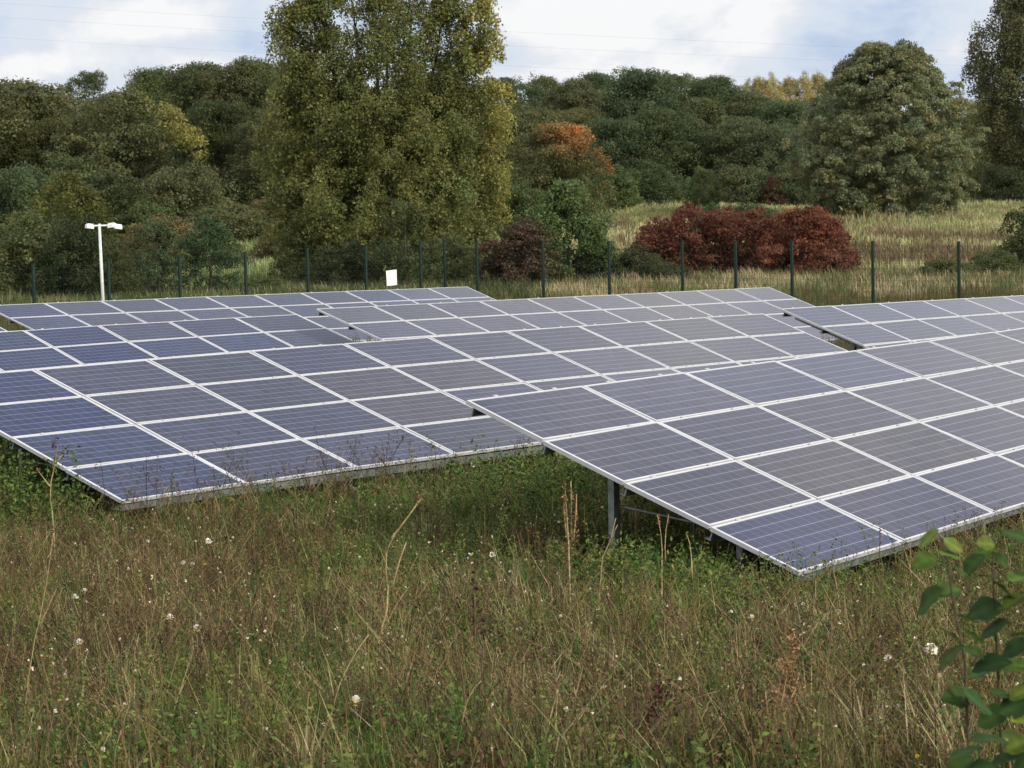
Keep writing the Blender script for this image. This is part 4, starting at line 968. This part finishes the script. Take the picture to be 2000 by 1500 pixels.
def put_flower(proto, first, px, py, sc, label, group):
    p = ground_at(px, py, .40); o = proto if first else copy_tree(proto)
    o.location = Vector(p); o.scale = (sc * 1.6,) * 3; o.rotation_euler = (r2.uniform(.1, .6), r2.uniform(-.3, .3), r2.uniform(0, 6.28)); tag(o, label, "flower", group)
for i, (px, py, sc, lb) in enumerate(W_PX): put_flower(wf, i == 0, px, py, sc, lb, "white flower heads in the meadow")
small = [(400, 1012), (366, 1014), (410, 1050), (396, 1070), (292, 1058), (455, 1052), (218, 1117), (380, 1102), (480, 1075), (1042, 947), (1058, 970), (837, 1060), (980, 1015), (1090, 1020), (1030, 1095), (1150, 1055), (1270, 1170), (1095, 1205), (1430, 1195), (1570, 1180), (1640, 1200), (1690, 1300), (1834, 1320), (20, 1100), (215, 1140), (105, 1390), (196, 1465), (580, 1260), (520, 1210), (640, 1110), (700, 1090), (760, 1240), (870, 1210), (1180, 1345), (1520, 1290), (1330, 1240), (1930, 1205), (1985, 1195), (60, 970), (540, 1090), (480, 1145), (446, 1335), (770, 1045), (590, 985), (850, 1190)]
for px, py in small: put_flower(wf, False, px + r2.uniform(-4, 4), py, r2.uniform(.38, .68), "small white flower head dotted in the near meadow", "small white flower heads")
Y_PX = [(312, 1187), (400, 1102), (1118, 1232), (980, 1405), (992, 1412), (1848, 1255), (1893, 1333), (1792, 1478), (1240, 1235), (120, 965), (145, 958), (1008, 1000)]
for i, (px, py) in enumerate(Y_PX): put_flower(yf, i == 0, px, py, r2.uniform(.4, .65), "small yellow flower head in the near meadow", "yellow flower heads in the meadow")

# single dry stalks that stand out
def stalk(name, label, Y, paths, mat, rad, heads=None, cat="dry stalk"):
    f = at(*paths[0][0], Y); g0 = float(H(f[0], Y)); base = np.array([f[0], Y, g0]); root = empty(name, base); tag(root, label, cat, "dry stalks in the near meadow")
    rr = rs(int(Y * 10) + paths[0][0][0])
    for pth in paths:
        mb = MB(); pts = [at(px, py, Y + rr.normal(0, .03)) - base for px, py in pth]
        pts = [pts[0] + np.array([0, 0, min(-.05, -pts[0][2])])] + pts if pth is paths[0] else pts
        # round the bends
        sm = [pts[0]]
        for a, b in zip(pts[:-1], pts[1:]): sm += [a * .67 + b * .33, a * .33 + b * .67]
        sm.append(pts[-1]); mb.tube(sm, list(np.linspace(rad * 1.35, rad * .6, len(sm))), 6); mb.build("stem", mat, root, smooth=True)
    if heads:
        q2 = QB()
        for px, py, n, sx_, sz_, colr, lf in heads:
            c0 = at(px, py, Y) - base; P = c0 + rr.normal(0, 1, (n, 3)) * np.array([sx_, sx_, sz_]); q2.add(leaf_quads(rr, P, rand_dirs(rr, n), lf * 1.45 * rr.uniform(.5, 1.4, n), .7), np.tile(np.array([colr]), (n, 1)) * rr.uniform(.55, 1.45, (n, 1)))
        q2.build("seed_head", M_wild, root)["kind"] = "stuff"
bro = (.17, .10, .055); orr = (.25, .155, .08); dkb = (.045, .030, .022)
M_brn = mat_simple("brown_stalk", (.11, .072, .042), .85, noise=.35, nscale=30)
stalk("dry_stalk", "long bent straw coloured stalk leaning right before the left array", 15.6, [[(733, 1285), (742, 1240), (762, 1170), (750, 1095), (764, 1052), (800, 1005), (822, 975)], [(764, 1160), (775, 1110), (793, 1060)], [(764, 1052), (790, 1020), (818, 978)]], M_dry, .0055, [(820, 972, 26, .02, .02, bro, .014)])
stalk("dry_stalk", "tan dock spikes standing left of the nearest array's leg", 18.6, [[(1112, 1090), (1108, 1020), (1104, 955)], [(1116, 1060), (1116, 1000), (1115, 940)], [(1120, 1055), (1125, 1005), (1126, 965)], [(1106, 1045), (1101, 990)]], M_dry, .006,
      [(1104, 985, 60, .012, .08, orr, .016), (1116, 985, 60, .010, .09, bro, .015), (1125, 1010, 40, .010, .06, orr, .014), (1110, 1075, 60, .03, .07, bro, .018)])
stalk("dock_plant", "orange brown dock plume low before the nearest array", 12.3, [[(1500, 1490), (1510, 1400), (1530, 1300), (1552, 1238)], [(1505, 1440), (1545, 1370), (1560, 1320)], [(1503, 1430), (1495, 1350)]], M_dry, .0045,
      [(1550, 1262, 170, .014, .045, orr, .012), (1538, 1310, 300, .024, .05, orr, .012), (1524, 1365, 320, .032, .05, orr, .012), (1552, 1345, 150, .018, .04, orr, .012), (1500, 1420, 240, .028, .06, orr, .012), (1495, 1480, 200, .03, .05, bro, .012)], "dock")
stalk("dock_plant", "dark red brown dock clump low right of centre", 12.7, [[(1290, 1440), (1285, 1370), (1292, 1320)], [(1290, 1420), (1310, 1370), (1318, 1335)], [(1285, 1400), (1268, 1350)]], M_brn, .0045,
      [(1290, 1350, 90, .03, .05, (.085, .035, .026), .018), (1310, 1375, 70, .03, .05, (.075, .035, .026), .018), (1275, 1390, 80, .04, .05, (.06, .03, .022), .02)], "dock")
stalk("dry_stalk", "upright dark brown stalks in the bottom centre", 12.8, [[(925, 1455), (930, 1330), (927, 1160)], [(932, 1400), (945, 1290), (940, 1210)], [(915, 1440), (905, 1330), (890, 1240)], [(928, 1250), (945, 1180), (958, 1140)]], M_brn, .005, [(927, 1165, 50, .012, .07, dkb, .016), (941, 1225, 40, .012, .05, dkb, .016), (895, 1260, 30, .012, .05, bro, .014)])
stalk("dry_stalk", "curved pale straw beside the dark brown stalks", 12.5, [[(897, 1450), (905, 1390), (920, 1350), (940, 1330)]], M_dry, .0045)
stalk("dry_stalk", "pale thick straw crossing a thinner one at bottom centre", 12.6, [[(1058, 1470), (1075, 1400), (1088, 1355), (1086, 1330)], [(1086, 1440), (1085, 1400), (1090, 1345)]], M_dry, .0048, [(1086, 1335, 16, .01, .02, bro, .012)])
stalk("dry_stalk", "branched dry stalk leaning right at the bottom right of centre", 12.4, [[(1225, 1500), (1262, 1440), (1310, 1385), (1335, 1365)], [(1262, 1440), (1300, 1390)], [(1310, 1385), (1370, 1360), (1400, 1350)]], M_brn, .005)
stalk("dry_stalk", "tall thin stalk with dark head beside the left array's front edge", 23.0, [[(105, 1015), (95, 960), (108, 905), (112, 868)], [(97, 950), (75, 920)], [(108, 905), (130, 880)]], M_dry, .006, [(112, 866, 24, .03, .03, dkb, .02), (128, 880, 20, .02, .02, dkb, .018), (75, 918, 16, .02, .02, bro, .016)])
stalk("dry_stalk", "thin reddish stalk rising before the nearest array's lower edge", 17.2, [[(1812, 1180), (1816, 1100), (1720, 1050)] if False else [(1717, 1150), (1718, 1090), (1719, 1030)]], M_brn, .004, [(1719, 1045, 20, .006, .05, (.14, .06, .04), .012)])
stalk("dry_stalk", "pair of dry reeds against the dark under the nearest array", 18.4, [[(1292, 1110), (1294, 1060), (1284, 1005)], [(1300, 1100), (1298, 1050), (1306, 1005)], [(1352, 1130), (1350, 1070), (1340, 1040)]], M_dry, .0045, [(1286, 1015, 24, .008, .04, bro, .012), (1306, 1015, 18, .006, .03, bro, .012)])
stalk("dry_stalk", "pale leaning stem before the nearest array's leg", 18.3, [[(1170, 1105), (1190, 1060), (1206, 1025)], [(1190, 1060), (1203, 1012)]], M_dry, .0045)
stalk("dry_stalk", "dry stalk leaning left out of the left brown weeds", 13.7, [[(45, 1420), (60, 1280), (85, 1180), (105, 1040)], [(70, 1240), (110, 1150)]], M_dry, .0030, [(104, 1040, 20, .012, .03, bro, .012)])
stalk("dry_stalk", "slanting brown stalk in the left foreground", 12.9, [[(90, 1470), (120, 1390), (155, 1300), (165, 1270)], [(120, 1390), (185, 1330), (210, 1310)]], M_brn, .0055)
stalk("dry_stalk", "slender straw leaning right left of the white centre flower", 13.1, [[(640, 1440), (652, 1360), (690, 1280), (720, 1240)], [(652, 1360), (640, 1300)]], M_dry, .004)

# ------------------------------------------------------------------ the near sapling
def build_sapling():
    Yb = 6.2; f = at(1900, 1500, Yb); g0 = float(H(f[0], Yb)); base = np.array([f[0], Yb, g0]); root = empty("broadleaf_sapling", base)
    tag(root, "close leafy sapling with round green leaves in the lower right corner", "sapling")
    rr = rs(77)
    stems = [[(1898, 1560), (1890, 1440), (1885, 1290), (1868, 1210), (1858, 1150), (1850, 1095), (1842, 1058)], [(1962, 1560), (1955, 1450), (1950, 1330), (1946, 1260), (1942, 1180), (1938, 1110), (1942, 1070)], [(2030, 1560), (2020, 1400), (2010, 1250), (2005, 1120), (2010, 1030)], [(1925, 1560), (1915, 1480), (1905, 1400)]]
    P3 = []
    for i, st in enumerate(stems):
        Y = Yb + (-.1, .12, .05, -.2)[i]
        pts = [at(px, py, Y) - base for px, py in st]; pts = [np.array([pts[0][0] * .8, pts[0][1], -.05])] + pts
        mb = MB(); mb.tube(pts, list(np.linspace(.0055, .0018, len(pts))), 7); mb.build("stem", M_twig, root, smooth=True); P3.append((Y, st))
    # ovate leaf outline with toothed edge, folded along the midrib
    out = [(0, 0), (.16, .30), (.34, .46), (.52, .50), (.70, .43), (.86, .26), (1.0, 0)]
    V, Fq, Cc = [], [], []
    # short stalks go with the leaves
    def leaf(px, py, Y, L, yaw, pitch, roll, col):
        c = at(px, py, Y) - base
        d = np.array([math.cos(yaw) * math.cos(pitch), math.sin(yaw) * math.cos(pitch), math.sin(pitch)])
        nn = unit(np.array([rr.normal(0, .32) + .30 * math.cos(yaw), -.34 + rr.normal(0, .30), .80])); d = unit(d - nn * (d @ nn)); s = np.cross(d, nn)
        o = c - d * L * .5
        n = len(out); curl = rr.uniform(-.12, .2); fold = rr.uniform(.08, .26)
        k0 = len(V)
        for i, (t, w_) in enumerate(out):
            mid = o + d * L * t + nn * L * (-curl * (t - .3) ** 2 * 1.5); tooth = 1 + (.05 if i % 2 else -.03)
            wv = .03 * math.sin(i * 2.1 + px)
            for sg in (-1, -.5, 0, .5, 1): V.append(mid + s * sg * w_ * L * .86 * tooth + nn * (abs(sg) * w_ * L * fold + wv * L * sg * abs(sg))); Cc.append(np.array(col) * (1.45 if sg == 0 else (1.12 if i % 2 else .9)) * rr.uniform(.82, 1.18))
        for i in range(n - 1):
            for j in range(4): a = k0 + i * 5 + j; Fq.append((a, a + 1, a + 6, a + 5))
    g1, g2, g3, g4 = (.075, .130, .022), (.044, .088, .018), (.030, .066, .019), (.12, .165, .030)
    L = [(1815, 1052, 62, 0, g4), (1860, 1066, 55, 0, g4), (1858, 1085, 62, 0, g1), (1806, 1094, 60, 0, g1), (1925, 1062, 45, 1, g4), (1924, 1080, 60, 1, g1), (1903, 1102, 66, 1, g2), (1952, 1095, 50, 1, g2), (1990, 1048, 80, 2, g2), (1992, 1130, 70, 2, g1), (1880, 1122, 50, 0, g2), (1905, 1120, 60, 1, g2), (1932, 1126, 62, 1, g2),
         (1855, 1155, 62, 0, g2), (1816, 1175, 92, 0, g2), (1962, 1155, 66, 1, g3), (1925, 1192, 86, 1, g3), (1980, 1175, 60, 2, g2), (1890, 1210, 55, 0, g3), (1895, 1240, 80, 0, g2), (1855, 1240, 56, 0, g2), (1939, 1230, 84, 1, g2), (1985, 1265, 80, 2, g3), (1855, 1282, 80, 0, g3), (1900, 1275, 60, 1, g2), (1938, 1302, 90, 1, g3), (1978, 1300, 66, 2, g1), (1905, 1318, 70, 1, g2), (1998, 1240, 60, 2, g2),
         (1868, 1365, 72, 0, g2), (1908, 1372, 98, 3, g3), (1990, 1355, 50, 2, g4), (1985, 1380, 84, 2, g3), (1940, 1400, 84, 1, g2), (1930, 1445, 90, 3, g3), (1885, 1470, 84, 3, g2), (1995, 1410, 60, 2, g1), (1990, 1455, 66, 2, g4), (1960, 1490, 84, 1, g3), (1875, 1500, 80, 0, g2), (2000, 1495, 74, 2, g2), (1912, 1500, 80, 3, g3), (1955, 1355, 60, 1, g2), (1970, 1440, 56, 1, g2), (2040, 1200, 90, 2, g2), (2060, 1330, 90, 2, g3), (2050, 1450, 90, 2, g2), (2040, 1090, 80, 2, g2), (1925, 1540, 90, 3, g2), (1980, 1540, 90, 1, g2)]
    petQ = MB()
    for px, py, sz, si, col in L:
        Y, st = P3[si]; Y = Y + rr.uniform(-.10, .06); Lm = sz / FPX * Y * .90
        # leaves reach outward from the stem and lie nearly flat
        sxp = np.interp(py, [p[1] for p in st][::-1], [p[0] for p in st][::-1]); yaw = (0 if px > sxp else math.pi) + rr.uniform(-.7, .7)
        leaf(px, py, Y, Lm, yaw, rr.uniform(-.45, .15), rr.uniform(-.45, .25) + .55 * (1 if px > sxp else -1) * (.6 if rr.uniform() < .7 else -.2), np.array(col) * rr.uniform(.8, 1.2) * (np.array([1.5, 1.1, .8]) if rr.uniform() < .12 else 1))
        a = at(sxp, py + 6, P3[si][0]) - base; b = at(px + (sxp - px) * .35, py + 3, Y) - base; petQ.tube([a, b], [.0011, .0009], 5)
    petQ.build("leaf_stalks", M_twig, root)
    mesh_np("foliage", np.array(V), np.array(Fq), np.array(Cc), M_sap, root, smooth=True)
build_sapling()

# ------------------------------------------------------------------ air
mb = MB(); mb.box((0, 600, 24.0), (2700, 1370, 52)); t = NT("thin_haze"); t.m.name = "thin_haze"
pv = t.n("ShaderNodeVolumePrincipled"); pv.inputs["Color"].default_value = (.92, .95, 1, 1); pv.inputs["Density"].default_value = HAZE; pv.inputs["Anisotropy"].default_value = 0.0
t.l(pv.outputs[0], t.out.inputs["Volume"])
if HAZE: tag(mb.build("haze", t.m), kind="stuff")

# ------------------------------------------------------------------ output
cam_d.dof.use_dof = True; cam_d.dof.focus_distance = 24; cam_d.dof.aperture_fstop = 10
scene.view_settings.view_transform = "Standard"; scene.view_settings.look = "None"
scene.view_settings.exposure = 0.08; scene.view_settings.gamma = 1.0
scene.render.resolution_x = 1024; scene.render.resolution_y = 768
scene.cycles.max_bounces = 6; scene.cycles.diffuse_bounces = 3; scene.cycles.transmission_bounces = 3; scene.cycles.glossy_bounces = 3
scene.cycles.use_denoising = True; scene.cycles.denoiser = 'OPENIMAGEDENOISE'; scene.cycles.denoising_input_passes = 'RGB_ALBEDO_NORMAL'
